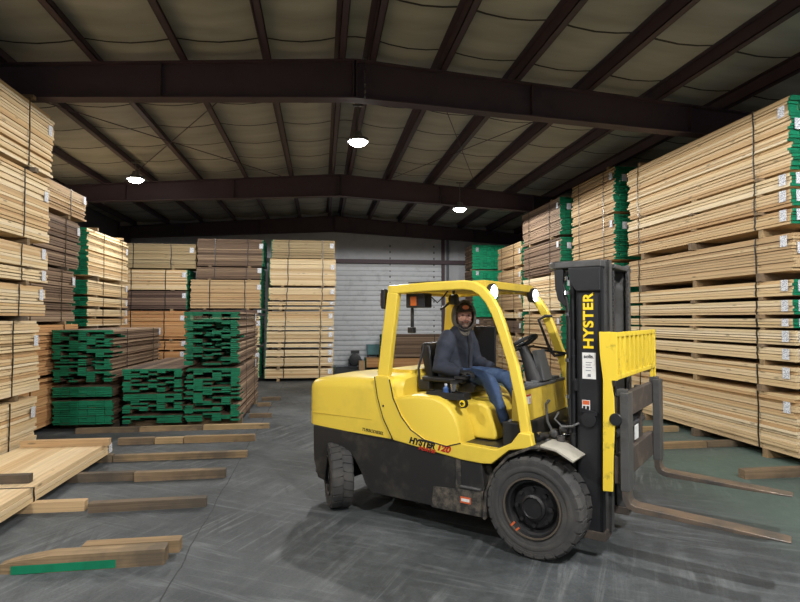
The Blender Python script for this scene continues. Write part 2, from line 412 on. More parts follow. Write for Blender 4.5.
# ------------------------------------------------------------------ lumber bundles
ORD = ['topmost','second from the top','third from the top','fourth from the top','fifth from the top','sixth from the top','seventh from the top','eighth from the top','ninth from the top','tenth from the top','eleventh from the top']
LOOK = {'drab':'dull olive-tan','pine':'pale pine','tan':'tan','orange':'orange-brown','brown':'weathered brown','darkbrown':'dark brown'}
def make_bundle(label, group, x0, x1, y0, y1, z0, z1, along, wood_, green='', gmat=GREEN, ragged=0.0, straps=(), tags=(), seed=0, th=.04, bw=.15, name='lumber_bundle'):
    """along 'y': boards run into the depth (local -X end faces the viewer); along 'x': boards run across"""
    rn = random.Random(seed)
    cx, cy = (x0+x1)/2, (y0+y1)/2
    if along == 'y': Lg, Wd, rz = y1-y0, x1-x0, PI/2
    else: Lg, Wd, rz = x1-x0, y1-y0, 0
    H = z1-z0
    t = thing(name, label, 'lumber bundle', (cx,cy,z0), rz, group)
    n = max(1, round(H/th)); pt = H/n; k = max(3, round(Wd/bw)); pw = Wd/k
    B = MB(); G = MB(); gaps = [rn.choice((.002,.003,.005,.009)) for _ in range(n)]
    for i in range(n):
        for j in range(k):
            lay = rn.uniform(-.004,.004)
            ya = -Wd/2+j*pw+.002; yb = ya+pw-.004; g_ = gaps[i]
            if j == 0: ya += rn.choice((0,0,.006,.014,.026,.04))*(.4+min(1,H))
            if j == k-1: yb -= rn.choice((0,0,.006,.014,.026,.04))*(.4+min(1,H))
            za = i*pt+(.001 if i else 0); zb = (i+1)*pt-g_*(i < n-1)
            e = [-Lg/2, Lg/2]
            for q, sg in ((0,1),(1,-1)):
                key = '-+'[q]
                if key in green and ragged:
                    r = rn.random()
                    edge = j in (0,k-1)
                    d = 0 if (r < (.78 if edge else .42) or i == n-1) else rn.uniform(.2*ragged, ragged)
                    e[q] += sg*d
                elif not (n < 9 and j in (0, k-1)): e[q] += sg*rn.choice((0,.004,.01,.02,.035))
            xa, xb = e
            if '-' in green: G.bx(xa, xa+.025, ya-.0005, yb+.0005, za, zb); xa += .025
            if '+' in green: G.bx(xb-.025, xb, ya-.0005, yb+.0005, za, zb); xb -= .025
            B.bx(xa, xb, ya, yb, za, zb)
    B.build('boards', W[wood_], t, smooth=False)
    if G.v: tag(G.build('painted_ends', gmat, t, smooth=False), 'green painted board ends')
    for fr in straps:
        x = Lg*(fr-.5); S = MB(); w = .013; o = .005
        j = [rn.uniform(-.012,.012) for _ in range(5)]
        for sy in (-1, 1):
            rings = [[(x+j[q]-w, sy*(Wd/2+o), H*q/4), (x+j[q]+w, sy*(Wd/2+o), H*q/4), (x+j[q]+w, sy*(Wd/2), H*q/4), (x+j[q]-w, sy*(Wd/2), H*q/4)] for q in range(5)]
            S.loft(rings)
        S.bx(x+j[4]-w, x+j[4]+w, -Wd/2-o, Wd/2+o, H, H+.003)
        S.build('strap', STRAPM, t, smooth=False)
    for (face, fr, fz) in tags:
        hh = min(.15, H*.85); ww = .115
        T = MB(); z = min(max(H*fz, hh/2+.01), H-hh/2)
        if face in 'ab':                       # long sides: a = local -Y, b = local +Y
            s = -1 if face == 'a' else 1; x = Lg*(fr-.5)
            T.bx(x-ww/2, x+ww/2, s*(Wd/2+.008)-.0015, s*(Wd/2+.008)+.0015, z-hh/2, z+hh/2)
        else:                                   # ends
            s = -1 if face == '-' else 1; y = Wd*(fr-.5)
            T.bx(s*(Lg/2+.006)-.0015, s*(Lg/2+.006)+.0015, y-ww/2, y+ww/2, z-hh/2, z+hh/2)
        T.build('paper_tag', TAGM, t, smooth=False)
    return t
SPN = [0]
def spacer(cx, cy, z0, z1, ln, along, label, group=None, w=.085, mat='old', name='wooden_spacer', over=.03):
    """a stick lying across the boards"""
    SPN[0] += 1
    mb = MB(); mb.bx(-ln/2-over, ln/2+over, -w/2, w/2, 0, z1-z0)
    o = mb.build(name, W[mat], None, smooth=False, loc=(cx,cy,z0), rot=(0,0,0 if along == 'y' else PI/2))
    return tag(o, label, 'wooden spacer', group)

STK = [
('A', [
    (-5.2, -4.05, 5.09, 9.29, 4.08, 5.03, 'pine') ,
    (-5.2, -4.05, 5.0, 9.2, 3.07, 4.01, 'pine') ,
    (-5.2, -4.05, 4.95, 9.15, 2.67, 2.97, 'pine') ,
    (-5.2, -4.05, 4.96, 9.16, 2.47, 2.64, 'pine') ,
    (-5.2, -4.05, 4.9, 9.1, 1.98, 2.41, 'pine') ,
    (-5.2, -4.05, 4.77, 8.97, 0.91, 1.91, 'pine') ,
    (-5.2, -4.05, 4.72, 8.92, 0.08, 0.82, 'pine') ,
]),
('B', [
    (-5.8, -4.65, 9.5, 12.1, 3.87, 4.37, 'tan') ,
    (-5.8, -4.65, 9.5, 11.83, 2.89, 3.79, 'brown') ,
    (-5.8, -4.65, 9.5, 11.64, 1.89, 2.83, 'brown') ,
    (-5.8, -4.65, 9.5, 11.82, 0.98, 1.83, 'orange') ,
    (-5.8, -4.65, 9.5, 11.86, 0.03, 0.91, 'orange') ,
]),
('C', [
    (-6.0, -4.9, 12.85, 15.4, 2.87, 3.87, 'pine') ,
    (-6.0, -4.9, 12.85, 15.4, 2.46, 2.76, 'pine') ,
    (-6.0, -4.9, 12.85, 15.4, 2.21, 2.4, 'pine') ,
    (-6.0, -4.9, 12.85, 15.4, 1.99, 2.14, 'pine') ,
    (-6.0, -4.9, 12.85, 15.4, 1.78, 1.93, 'pine') ,
    (-6.0, -4.9, 12.85, 15.4, 0.37, 1.69, 'pine') ,
]),
('E', [
    (-6.16, -3.76, 17.9, 19.0, 3.45, 4.18, 'drab') ,
    (-6.15, -3.98, 17.9, 19.0, 2.8, 3.4, 'pine') ,
    (-6.14, -3.98, 17.9, 19.0, 2.22, 2.76, 'darkbrown') ,
    (-6.13, -4.03, 17.9, 19.0, 1.32, 2.16, 'orange') ,
    (-6.12, -3.99, 17.9, 19.0, 1.0, 1.26, 'orange') ,
    (-6.12, -4.02, 17.9, 19.0, 0.73, 0.94, 'orange') ,
    (-6.11, -4.01, 17.9, 19.0, 0.16, 0.67, 'pine') ,
]),
('F', [
    (-3.73, -1.75, 17.9, 19.1, 3.54, 4.36, 'brown') ,
    (-3.74, -1.8, 17.9, 19.1, 3.14, 3.49, 'brown') ,
    (-3.92, -1.8, 17.9, 19.1, 2.25, 3.11, 'tan') ,
    (-3.91, -1.79, 17.9, 19.1, 2.1, 2.19, 'darkbrown') ,
    (-3.91, -1.82, 17.9, 19.1, 1.13, 2.01, 'pine') ,
    (-3.9, -1.84, 17.9, 19.1, 0.13, 1.04, 'pine') ,
]),
('G', [
    (-1.54, 0.43, 17.9, 19.1, 3.81, 4.37, 'drab') ,
    (-1.59, 0.46, 17.9, 19.1, 2.96, 3.78, 'pine') ,
    (-1.62, 0.45, 17.9, 19.1, 2.51, 2.88, 'pine') ,
    (-1.64, 0.43, 17.9, 19.1, 2.35, 2.45, 'pine') ,
    (-1.64, 0.4, 17.9, 19.1, 2.22, 2.29, 'pine') ,
    (-1.66, 0.4, 17.9, 19.1, 1.7, 2.15, 'pine') ,
    (-1.67, 0.4, 17.9, 19.1, 1.58, 1.66, 'pine') ,
    (-1.67, 0.4, 17.9, 19.1, 1.21, 1.53, 'pine') ,
    (-1.68, 0.39, 17.9, 19.1, 1.05, 1.15, 'pine') ,
    (-1.69, 0.39, 17.9, 19.1, 0.78, 0.96, 'pine') ,
    (-1.71, 0.38, 17.9, 19.1, 0.47, 0.72, 'pine') ,
    (-1.72, 0.38, 17.9, 19.1, 0.1, 0.38, 'pine') ,
]),
('D1', [
    (-4.61, -3.61, 10.6, 13.65, 0.84, 1.74, 'brown') ,
    (-4.59, -3.6, 10.6, 13.65, 0.58, 0.75, 'brown') ,
    (-4.59, -3.59, 10.6, 13.65, 0.1, 0.51, 'brown') ,
]),
('D2', [
    (-3.45, -2.43, 10.6, 13.6, 0.65, 1.05, 'brown') ,
    (-3.45, -2.43, 10.6, 13.6, 0.28, 0.61, 'brown') ,
    (-3.44, -2.43, 10.6, 13.6, 0.08, 0.23, 'brown') ,
]),
('D3', [
    (-2.42, -1.45, 10.6, 13.65, 1.11, 2.06, 'brown') ,
    (-2.41, -1.44, 10.6, 13.65, 0.11, 1.05, 'brown') ,
]),
('R1', [
    (6.15, 7.35, 6.7, 10.77, 3.93, 4.93, 'pine') ,
    (6.15, 7.35, 6.7, 10.77, 3.7, 3.88, 'pine') ,
    (6.15, 7.35, 6.7, 10.77, 3.44, 3.66, 'pine') ,
    (6.15, 7.35, 6.7, 10.77, 3.2, 3.4, 'pine') ,
    (6.15, 7.35, 6.7, 10.77, 2.58, 3.08, 'tan') ,
    (6.15, 7.35, 6.7, 10.77, 2.25, 2.46, 'pine') ,
    (6.15, 7.35, 6.7, 10.77, 2.0, 2.19, 'pine') ,
    (6.15, 7.35, 6.7, 10.77, 1.82, 1.94, 'pine') ,
    (6.15, 7.35, 6.7, 10.77, 1.59, 1.78, 'pine') ,
    (6.15, 7.35, 6.7, 10.77, 1.37, 1.54, 'pine') ,
    (6.15, 7.35, 6.7, 10.77, 1.02, 1.29, 'pine') ,
    (6.15, 7.35, 6.7, 10.77, 0.12, 0.92, 'pine') ,
]),
('R2', [
    (6.15, 7.35, 11.29, 13.38, 4.22, 5.18, 'tan') ,
    (6.15, 7.35, 11.29, 13.38, 3.2, 4.16, 'tan') ,
    (6.15, 7.35, 11.29, 13.38, 2.33, 3.12, 'pine') ,
    (6.15, 7.35, 11.29, 13.38, 1.38, 2.25, 'pine') ,
    (6.15, 7.35, 11.29, 13.38, 0.98, 1.31, 'pine') ,
    (6.15, 7.35, 11.29, 13.38, 0.09, 0.91, 'pine') ,
]),
('R3', [
    (5.95, 7.1, 13.58, 16.31, 4.06, 5.0, 'brown') ,
    (5.95, 7.1, 13.58, 16.31, 3.14, 3.99, 'brown') ,
    (5.95, 7.1, 13.58, 16.31, 2.15, 3.06, 'pine') ,
    (5.95, 7.1, 13.58, 16.31, 1.17, 2.05, 'tan') ,
    (5.95, 7.1, 13.58, 16.31, 0.44, 1.1, 'tan') ,
    (5.95, 7.1, 13.58, 16.31, -0.01, 0.37, 'pine') ,
]),
('R4', [
    (5.95, 7.05, 16.4, 18.75, 3.57, 4.26, 'tan') ,
    (5.95, 7.05, 16.4, 18.75, 2.97, 3.48, 'tan') ,
    (5.95, 7.05, 16.4, 18.75, 2.22, 2.91, 'tan') ,
    (5.95, 7.05, 16.4, 18.75, 1.95, 2.13, 'pine') ,
    (5.95, 7.05, 16.4, 18.75, 1.5, 1.86, 'brown') ,
    (5.95, 7.05, 16.4, 18.75, 1.11, 1.38, 'tan') ,
    (5.95, 7.05, 16.4, 18.75, 0.69, 1.02, 'pine') ,
    (5.95, 7.05, 16.4, 18.75, 0.15, 0.6, 'tan') ,
]),
('R5', [
    (5.6, 6.9, 20.71, 21.84, 3.79, 4.69, 'brown') ,
    (5.6, 6.9, 20.71, 21.84, 3.22, 3.73, 'brown') ,
    (5.6, 6.9, 20.71, 21.84, 1.99, 3.15, 'brown') ,
    (5.6, 6.9, 20.71, 21.84, 1.43, 1.91, 'brown') ,
    (5.6, 6.9, 20.71, 21.84, 0.04, 1.31, 'tan') ,
]),
('H', [
    (2.28, 4.74, 21.4, 22.3, 0.47, 1.32, 'brown') ,
    (1.68, 4.66, 21.4, 22.3, 0.1, 0.42, 'orange') ,
]),
]
WHERE = {
 'A': 'the tall pale stack at the left edge',
 'B': 'the brown stack right behind the left edge stack',
 'C': 'the narrow pale stack above the low green-ended piles',
 'E': 'the back row stack at the far left',
 'F': 'the brown-topped back row stack left of the pale one',
 'G': 'the tall pale stack beside the overhead door',
 'D1': 'the left pile of three low green-ended piles',
 'D2': 'the lowest, middle pile of three green-ended piles',
 'D3': 'the right and highest of three green-ended piles',
 'R1': 'the nearest tall stack at the right edge',
 'R2': 'the tall stack next behind the nearest right one',
 'R3': 'the brown-topped stack behind the black mast',
 'R4': 'the tan stack before the bright green-ended one',
 'R5': 'the bright green-ended stack near the back wall',
 'H': 'the low pile before the overhead door',
}
SHORT = {'A':'left edge stack','B':'brown left stack','C':'narrow pale left stack','E':'far left back row stack','F':'brown-topped back row stack',
 'G':'pale stack beside overhead door','D1':'left green-ended pile','D2':'middle green-ended pile','D3':'right green-ended pile','R1':'nearest right edge stack','R2':'second tall right stack',
 'R3':'stack behind the mast','R4':'tan stack right of bright green','R5':'bright green-ended stack','H':'low pile at overhead door'}
CFG = {  # along, green ends, ragged, straps, tags, seed base
 'A': dict(along='y', green='', straps=(.2,.82), tags=(('a',.965,.72),)),
 'B': dict(along='y', green='', straps=(.2,.72), tags=(('a',.95,.8),)),
 'C': dict(along='y', green='-', ragged=.05, straps=(.35,.82), tags=(('a',.95,.75),)),
 'E': dict(along='x', green='+', straps=(.25,.7), tags=(('a',.95,.75),)),
 'F': dict(along='x', green='+', straps=(.27,.76), tags=(('a',.96,.75),)),
 'G': dict(along='x', green='-', straps=(.28,.8), tags=(('a',.95,.7),)),
 'D1': dict(along='y', green='-', ragged=.7, straps=(.25,.8), tags=(('a',.95,.9),)),
 'D2': dict(along='y', green='-', ragged=.7, straps=(.3,), tags=()),
 'D3': dict(along='y', green='-', ragged=.7, straps=(.3,.75), tags=(('a',.8,.9),)),
 'R1': dict(along='y', green='-', straps=(.16,.9), tags=(('b',.035,.8),('-',.9,.6))),
 'R2': dict(along='y', green='-', straps=(.22,.8), tags=(('b',.06,.8),('-',.8,.75))),
 'R3': dict(along='y', green='-', straps=(.25,.8), tags=(('b',.06,.8),('-',.8,.75))),
 'R4': dict(along='y', green='-', straps=(.3,.8), tags=(('b',.06,.6),)),
 'R5': dict(along='y', green='-', ragged=.05, straps=(.5,), tags=(('-',.85,.8),)),
 'H': dict(along='x', green='-', straps=(.82,), tags=(('a',.97,.5),)),
}
stack_info = {}
for key, rows in STK:
    c = CFG[key]; n = len(rows); along = c['along']
    for i, (x0,x1,y0,y1,z0,z1,wd) in enumerate(rows):
        pos = 'lowest' if i == n-1 else ORD[i]
        thick = 'thin' if z1-z0 < .25 else ('thick' if z1-z0 > .6 else 'medium')
        if i == n-1 and z0 < .1: z0 = .1
        rows[i] = (x0,x1,y0,y1,z0,z1,wd)
        grn = c['green']
        if key == 'R1' and wd == 'tan' or (key == 'R1' and i in (8,9,10,11)): grn = ''
        if key == 'E' and i in (0,3,4,5,6): grn = ''
        gm = MINT if key == 'R5' else GREEN
        if key == 'R5' and i > 2: grn = ''
        lb = '%s %s lumber bundle, %s in %s' % (thick if thick != 'medium' else 'strapped', LOOK[wd], pos, SHORT[key])
        rag = c.get('ragged', 0)
        if key == 'D1' and i > 0: rag = 0
        make_bundle(lb, 'lumber bundles in ' + WHERE[key], x0,x1,y0,y1,z0,z1, along, wd, grn, gm, rag, c['straps'] if z1-z0 > .12 else c['straps'], c['tags'] if z1-z0 > .07 else (),
                    seed=hash((len(key), ord(key[0]), ord(key[-1]), i)) & 0xffff, th=.042 if key[0] != 'D' else .036)
    # spacers between the bundles and timbers under the stack
    for i in range(n):
        x0,x1,y0,y1,z0,z1,wd = rows[i]
        lo = 0.0 if i == n-1 else rows[i+1][5]
        if z0-lo < .012: continue
        xa, xb, ya, yb = x0, x1, y0, y1
        if i < n-1:
            r = rows[i+1]; xa, xb, ya, yb = max(x0,r[0]), min(x1,r[1]), max(y0,r[2]), min(y1,r[3])
        pos = 'lowest' if i == n-1 else ORD[i]
        if i == n-1 and key in ('D1','D2','D3'): fr = (.12,.5,.9)
        elif key in ('R1','A'): fr = (.14,.5,.87)
        else: fr = (.2,.8)
        nm = {2:('first','second'), 3:('first','middle','last')}[len(fr)]
        for q, f in enumerate(fr):
            if along == 'y':
                side = {'first':'near','second':'far','middle':'middle','last':'far'}[nm[q]]
                spacer((xa+xb)/2, ya+(yb-ya)*f, lo+.004*(i < n-1), z0, xb-xa, 'y', '%s wooden spacer under the %s bundle, %s' % (side, pos, SHORT[key]), 'spacers in '+SHORT[key], mat='newer' if (i+q) % 2 else 'old', over=0 if key[0] == 'D' else (.03,-.02,.05,.0)[(i*3+q) % 4])
            else:
                side = {'first':'left','second':'right'}[nm[q]]
                spacer(xa+(xb-xa)*f, (ya+yb)/2, lo+.004*(i < n-1), z0, yb-ya, 'x', '%s wooden spacer under the %s bundle, %s' % (side, pos, SHORT[key]), 'spacers in '+SHORT[key], mat='newer' if (i+q) % 2 else 'old', over=0 if key[0] == 'D' else (.03,-.02,.05,.0)[(i*3+q) % 4])

# loose spacers on top of the stacks
for (x, y, z, lab) in ((-4.55,8.6,5.03,'short timber lying on top of the left edge stack'), (6.7,10.35,4.93,'short timber lying on the far top end of the nearest right stack'),
                       (-5.2,10.2,4.37,'short timber on top of the brown stack behind the left edge stack'), (-5.4,13.3,3.87,'near timber on top of the narrow pale stack'), (-5.4,14.9,3.87,'far timber on top of the narrow pale stack'),
                       (6.7,11.6,5.18,'short timber on top of the second tall right stack'), (6.5,14.2,5.0,'short timber on top of the brown-topped stack behind the mast')):
    spacer(x, y, z+.004, z+.06, 1.0, 'y', lab, over=.03, mat='newer')

# the low single bundle lying in the left foreground
ft = make_bundle('low flat pale pine bundle on floor timbers in the left foreground', None, -3.95, -2.86, 4.3, 8.45, .1, .24, 'y', 'pine', straps=(.47,), tags=(('a',.975,.5),), seed=77, th=.045)
spacer(-3.36, 8.2, .243, .33, 1.04, 'y', 'pale timber lying across the far end of the low flat bundle', mat='tan', over=.03)
spacer(-3.5, 6.45, .243, .33, .98, 'y', 'brown timber lying across the middle of the low flat bundle', mat='old', over=.03)

# floor timbers (short four by fours laid across, in rows)
def timber(x0, x1, y, h, label, mat='old', w=.09, rz=0, name='floor_timber', z=0, green=False, taper=False):
    t = MB(); ln = x1-x0
    sec = lambda x, k=1, dz=0: [(x,-w/2*k,dz),(x,w/2*k,dz),(x,w/2*k,h*k+dz*.0),(x,-w/2*k,h*k)]
    rings = [sec(-ln/2, .55 if taper else .98), sec(-ln/2+(.1 if taper else .02), .75 if taper else 1), sec(-ln/2+ln*.3, 1), sec(0,1), sec(ln/2-.02,1), sec(ln/2,.97)]
    t.loft(rings)
    o = t.build(name, W[mat], None, smooth=False, loc=((x0+x1)/2, y, z), rot=(0,0,rz))
    tag(o, label, 'timber')
    if green:
        g = MB(); g.bx(-ln*.42, ln*.2, -w/2-.002, -w/2, .005, h*.55); g.build('green_paint_smear', GREEN, o, smooth=False)
    return o
timber(-2.42, -1.22, 4.83, .125, 'thick weathered floor timber with green paint at the lower left', w=.15, rz=.03, green=True, taper=True)
timber(-1.92, -1.16, 5.06, .10, 'pale split timber lying behind the green-painted foreground timber', 'newer', w=.12, rz=.02)
timber(-2.30, -1.17, 6.19, .095, 'weathered floor timber alone in the left foreground', w=.1, rz=.03)
timber(-3.90, -2.36, 6.25, .1, 'pale floor timber sticking out under the low flat bundle', 'tan', w=.1)
timber(-3.90, -2.21, 7.32, .1, 'left of two end-to-end timbers just beyond the lone foreground timber', w=.1)
timber(-2.20, -1.15, 7.28, .105, 'right of two end-to-end timbers just beyond the lone foreground timber', w=.1, rz=.02)
timber(-3.90, -2.79, 8.28, .1, 'green-tipped timber end beneath the far end of the low flat bundle', w=.1)
timber(-2.78, -1.02, 8.30, .085, 'long dark thin timber pointing right from the low flat bundle', w=.1, rz=.01)
timber(-3.08, -2.55, 9.36, .1, 'left short timber in the row before the green-ended piles', w=.1)
timber(-2.54, -2.12, 9.36, .09, 'middle short timber in the row before the green-ended piles', 'newer', w=.1)
timber(-2.11, -1.03, 9.37, .1, 'right reddish timber in the row before the green-ended piles', 'newer', w=.1)
timber(-4.09, -3.08, 10.36, .085, 'left timber lying at the foot of the green-ended piles', w=.09)
timber(-3.07, -2.03, 10.38, .085, 'middle timber lying at the foot of the green-ended piles', w=.09)
timber(-2.02, -.90, 10.40, .085, 'right timber lying at the foot of the green-ended piles', 'newer', w=.09)
timber(-1.38, -.95, 11.52, .08, 'near short timber right of the green-ended piles', w=.09)
timber(-1.38, -1.1, 12.95, .08, 'middle short timber right of the green-ended piles', w=.09)
timber(-1.38, -.94, 13.85, .08, 'far short timber right of the green-ended piles', w=.09)
timber(4.9, 6.1, 9.15, .09, 'far floor timber beside the nearest right stack', 'newer', w=.1)
timber(4.75, 5.76, 7.97, .09, 'left of two end-to-end timbers beside the right stack', 'newer', w=.1)
timber(5.77, 6.6, 7.97, .09, 'right of two end-to-end timbers beside the right stack', w=.1)
timber(5.08, 6.05, 6.36, .11, 'weathered timber nearest the fork tips on the right', w=.11)

# ------------------------------------------------------------------ forklift (local frame: +x front, +y its left side, z up)
FL = thing('forklift', 'large yellow and black forklift with a seated driver, parked on the floor', 'forklift', (2.211,4.978,0), rad(-42.9))
def part(mb, name, mat, parent=None, label=None, **k):
    o = mb.build(name, mat, parent or FL, **k)
    if label: o['label'] = label
    return o
# --- rear body: engine hood and counterweight
def ring(x, w, zt, zb, r=.12, xs=0, n=6):
    """rounded-top section at station x, half width w"""
    pts = [(x, -w, zb)]
    for i in range(n+1):
        q = PI - i*(PI/2)/n
        pts.append((x, -w+r+r*math.cos(q), zt-r+r*math.sin(q)))
    for i in range(1, 4):
        f = i/4; pts.append((x, (-w+r)*(1-2*f), zt+.022*math.sin(PI*f)))
    for i in range(n+1):
        q = PI/2 - i*(PI/2)/n
        pts.append((x, w-r+r*math.cos(q), zt-r+r*math.sin(q)))
    pts.append((x, w, zb))
    return pts
m = MB()
m.loft([ring(-2.66,.40,1.19,.84,.05), ring(-2.645,.50,1.225,.83,.07), ring(-2.61,.58,1.262,.825,.09), ring(-2.56,.635,1.285,.822,.1), ring(-2.50,.67,1.305,.818,.11),
        ring(-2.38,.68,1.322,.814,.11), ring(-2.0,.685,1.35,.80,.12), ring(-1.47,.685,1.37,.79,.12)])
part(m, 'counterweight', YEL, angle=50)
m = MB(); m.loft([ring(-1.655,.655,1.388,.80,.12), ring(-1.45,.655,1.395,.80,.12), ring(-1.38,.60,1.36,.80,.1)])
part(m, 'engine_hood', YEL, angle=50)
m = MB(); m.bx(-1.85,-1.55,-.25,.30,1.392,1.40); m.bx(-1.72,-1.42,-.40,.40,1.385,1.43); part(m, 'hood_latch_panel', YEL, bevel=.02)
m = MB(); m.cbx((-1.80,-.32,1.385), (.16,.07,.012)); part(m, 'hood_grip', BLK2, bevel=.004)
m = MB(); m.bx(-2.5,-1.7,-.688,-.684,.945,.949); part(m, 'panel_seam', YELO, smooth=False)
# --- lower black chassis
sk = [(-2.49,.815),(-2.03,.798),(-1.37,.782),(-.70,.705),(-.50,.705),(-.47,.45),(-.45,.24),(-1.71,.234),(-1.78,.30),(-1.84,.42),(-1.92,.53),(-2.04,.60),(-2.16,.625),(-2.27,.60),(-2.32,.25),(-2.42,.27),(-2.48,.45)]
for s in (-1, 1):
    m = MB(); m.prism(sk, s*.685, s*.60); part(m, 'chassis_side', MUD if s > 0 else BLK, bevel=.012)
m = MB(); m.bx(-1.75,.10,-.46,.46,.20,.80); m.bx(-2.45,-1.75,-.36,.36,.30,.80); m.bx(-1.72,-.45,-.6,.6,.24,.78); m.bx(-2.54,-2.34,-.60,.60,.28,.82)
part(m, 'chassis', MUD, bevel=.02)
m = MB(); m.prism([(-.98,.42),(-.48,.46),(-.46,.24),(-1.0,.236)], -.70, -.684); m.bx(-.75,-.70,-.695,-.684,.42,.70); part(m, 'mud_guard_panel', MUD, smooth=False)
m = MB(); m.bx(-.70,-.50,-.69,-.62,.44,.47); m.bx(-.70,-.50,-.71,-.66,.46,.48); part(m, 'entry_step', STEELG, bevel=.006)

m = MB(); m.bx(-.70,-.60,-.703,-.700,.33,.385); part(m, 'chassis_label', ORL, smooth=False)
m = MB(); m.bx(-.69,-.61,-.7045,-.703,.345,.37); part(m, 'chassis_label', WHITE, smooth=False)
# --- yellow frame flanks with the guard foot
fk = [(-1.655,1.385),(-1.62,1.18),(-1.55,.98),(-1.43,.783),(-.69,.70),(-.50,.695),(-.40,.706),(-.24,.84),(-.03,.89),(-.05,1.0),(-.15,1.0),(-.22,.905),(-.36,.835),(-.70,.845),(-.84,.80),(-1.08,.83),(-1.23,.905),(-1.34,1.02),(-1.43,1.18),(-1.485,1.385)]
for s in (-1, 1):
    m = MB(); m.prism(fk, s*.70, s*.615); part(m, 'frame_flank', YEL, bevel=.012)
m = MB(); m.bx(-.90,-.46,-.66,.66,.70,.835); m.bx(-.5,-.12,-.62,.62,.72,.845); part(m, 'floor_plate', BLK2, bevel=.008)
# --- seat deck
def sring(y, g, zb=.80):
    top = [(-1.44,1.19),(-1.30,1.222),(-1.15,1.235),(-.98,1.227),(-.90,1.20),(-.83,1.15),(-.775,1.08),(-.735,.98),(-.71,.86)]
    c = (-1.1,1.0)
    P = [(-1.45,zb)] + top + [(-.71,zb)]
    return [(c[0]+(x-c[0])*(1-g*.4), y, (c[1]+(z-c[1])*(1-g)) if z > zb else zb) for x, z in P]
m = MB(); m.loft([sring(-.675,.16), sring(-.668,.08), sring(-.645,.03), sring(-.61,0), sring(.61,0), sring(.645,.03), sring(.668,.08), sring(.675,.16)])
part(m, 'seat_deck', YEL, angle=50)
m = MB(); m.prism([(-1.2,1.15),(-.63,1.172),(-.57,1.14),(-.49,.92),(-.48,.84),(-1.2,.84)], -.42, .42); part(m, 'deck_front_cover', YEL, bevel=.03)
# --- front cowl
m = MB(); m.prism([(-.30,1.325),(-.20,1.325),(-.17,1.05),(-.30,1.05)], -.50, .585); part(m, 'front_cowl', YELO, bevel=.01)
m = MB(); m.prism([(-.36,1.05),(-.16,1.05),(-.14,.84),(-.36,.84)], -.56, .56); part(m, 'lower_cowl', BLK, bevel=.01)
m = MB(); m.bx(-.31,-.19,-.50,.57,1.322,1.35)
rn = random.Random(5)
for i in range(7): m.cbx((-.25+rn.uniform(-.02,.02), -.40+i*.14, 1.36), (.07,.06,.03), (0,0,rn.uniform(-.4,.4)))
part(m, 'dashboard', GREYP, bevel=.006)
# --- overhead guard
for s in (-1, 1):
    m = MB(); m.tube([(-1.59,s*.625,1.36),(-1.555,s*.60,1.75),(-1.505,s*.575,2.20)], 0, sec=(.07,.135)); part(m, 'guard_rear_leg', YEL, bevel=.016)
    path = [(-1.565,s*.575,2.225),(-1.10,s*.575,2.245),(-.72,s*.575,2.25),(-.62,s*.575,2.235),(-.54,s*.576,2.19),(-.465,s*.578,2.11),(-.40,s*.582,2.0),(-.345,s*.588,1.87),(-.235,s*.605,1.56),(-.16,s*.618,1.26),(-.10,s*.635,.93)]
    m = MB(); m.tube(path, 0, sec=(.065,.088)); part(m, 'guard_side_rail', YEL, bevel=.016)
m = MB(); m.bx(-.66,-.52,-.56,.56,2.215,2.29); part(m, 'guard_front_header', YELO, bevel=.012)
m = MB(); m.bx(-1.55,-1.44,-.56,.56,2.19,2.27); part(m, 'guard_rear_header', YEL, bevel=.01)
for i in range(9):
    x = -1.36+i*.082
    m = MB(); m.cbx((x,0,2.24), (.055,1.1,.02), (0,.5,0)); part(m, 'roof_bar', YEL, smooth=False)
m = MB(); m.cbx((-1.15,-.565,2.292), (.36,.05,.008)); part(m, 'rail_sticker', BLK, bevel=.002)
# --- lamps on the guard
for y in (-.46, .52):
    m = MB(); m.lathe([(.03,-.05),(.07,-.045),(.078,.0),(.078,.02),(.05,.02)], c=(-.50,y,2.185), axis='x', seg=24); m.bx(-.56,-.52,y-.02,y+.02,2.17,2.24)
    h = part(m, 'headlight', BLK2)
    m = MB(); m.lathe([(.005,.032),(.05,.03),(.07,.015)], c=(-.50,y,2.185), axis='x', seg=20); m.build('headlight_lens', HEADL, h)
m = MB(); m.bx(-1.66,-1.61,-.60,-.53,2.04,2.24); part(m, 'rear_light_box', BLK2, bevel=.015)
m = MB(); m.bx(-1.668,-1.66,-.59,-.54,2.07,2.2); part(m, 'rear_light_lens', DARKR, bevel=.003)
m = MB(); m.bx(-1.42,-1.20,-.50,-.36,2.05,2.19); m.cbx((-1.1,-.2,2.1), (.03,.35,.02), (.4,0,0)); m.bx(-1.40,-1.37,-.45,-.42,1.85,2.05); m.bx(-1.43,-1.36,-.46,-.40,1.80,1.86)
p = part(m, 'work_light_box', BLK2, bevel=.01)
m = MB(); m.bx(-1.36,-1.29,-.508,-.50,2.07,2.16); m.build('amber_lamp', ORANGE, p, bevel=.003)
m = MB(); m.lathe([(.02,-.05),(.05,-.04),(.055,.02),(.03,.03)], c=(-.98,-.30,2.13), axis='x', seg=18); m.bx(-1.0,-.98,-.31,-.29,2.15,2.23); part(m, 'reverse_camera', BLK2)
m = MB(); m.tube([(-1.2,-.4,2.17),(-1.14,-.36,2.10),(-1.08,-.34,2.16),(-1.04,-.32,2.22)], .007, 6); part(m, 'lamp_cable', PLB)
# grab bar on the far front leg
m = MB(); m.tube([(-.31,.53,1.97),(-.36,.47,1.97),(-.42,.45,1.93),(-.30,.45,1.62),(-.26,.47,1.57),(-.19,.55,1.585)], .016, 8); part(m, 'grab_bar', PLB)
m = MB(); m.tube([(-.42,.52,1.62),(.20,.52,1.56)], .012, 8); part(m, 'wiper_bar', PLB)
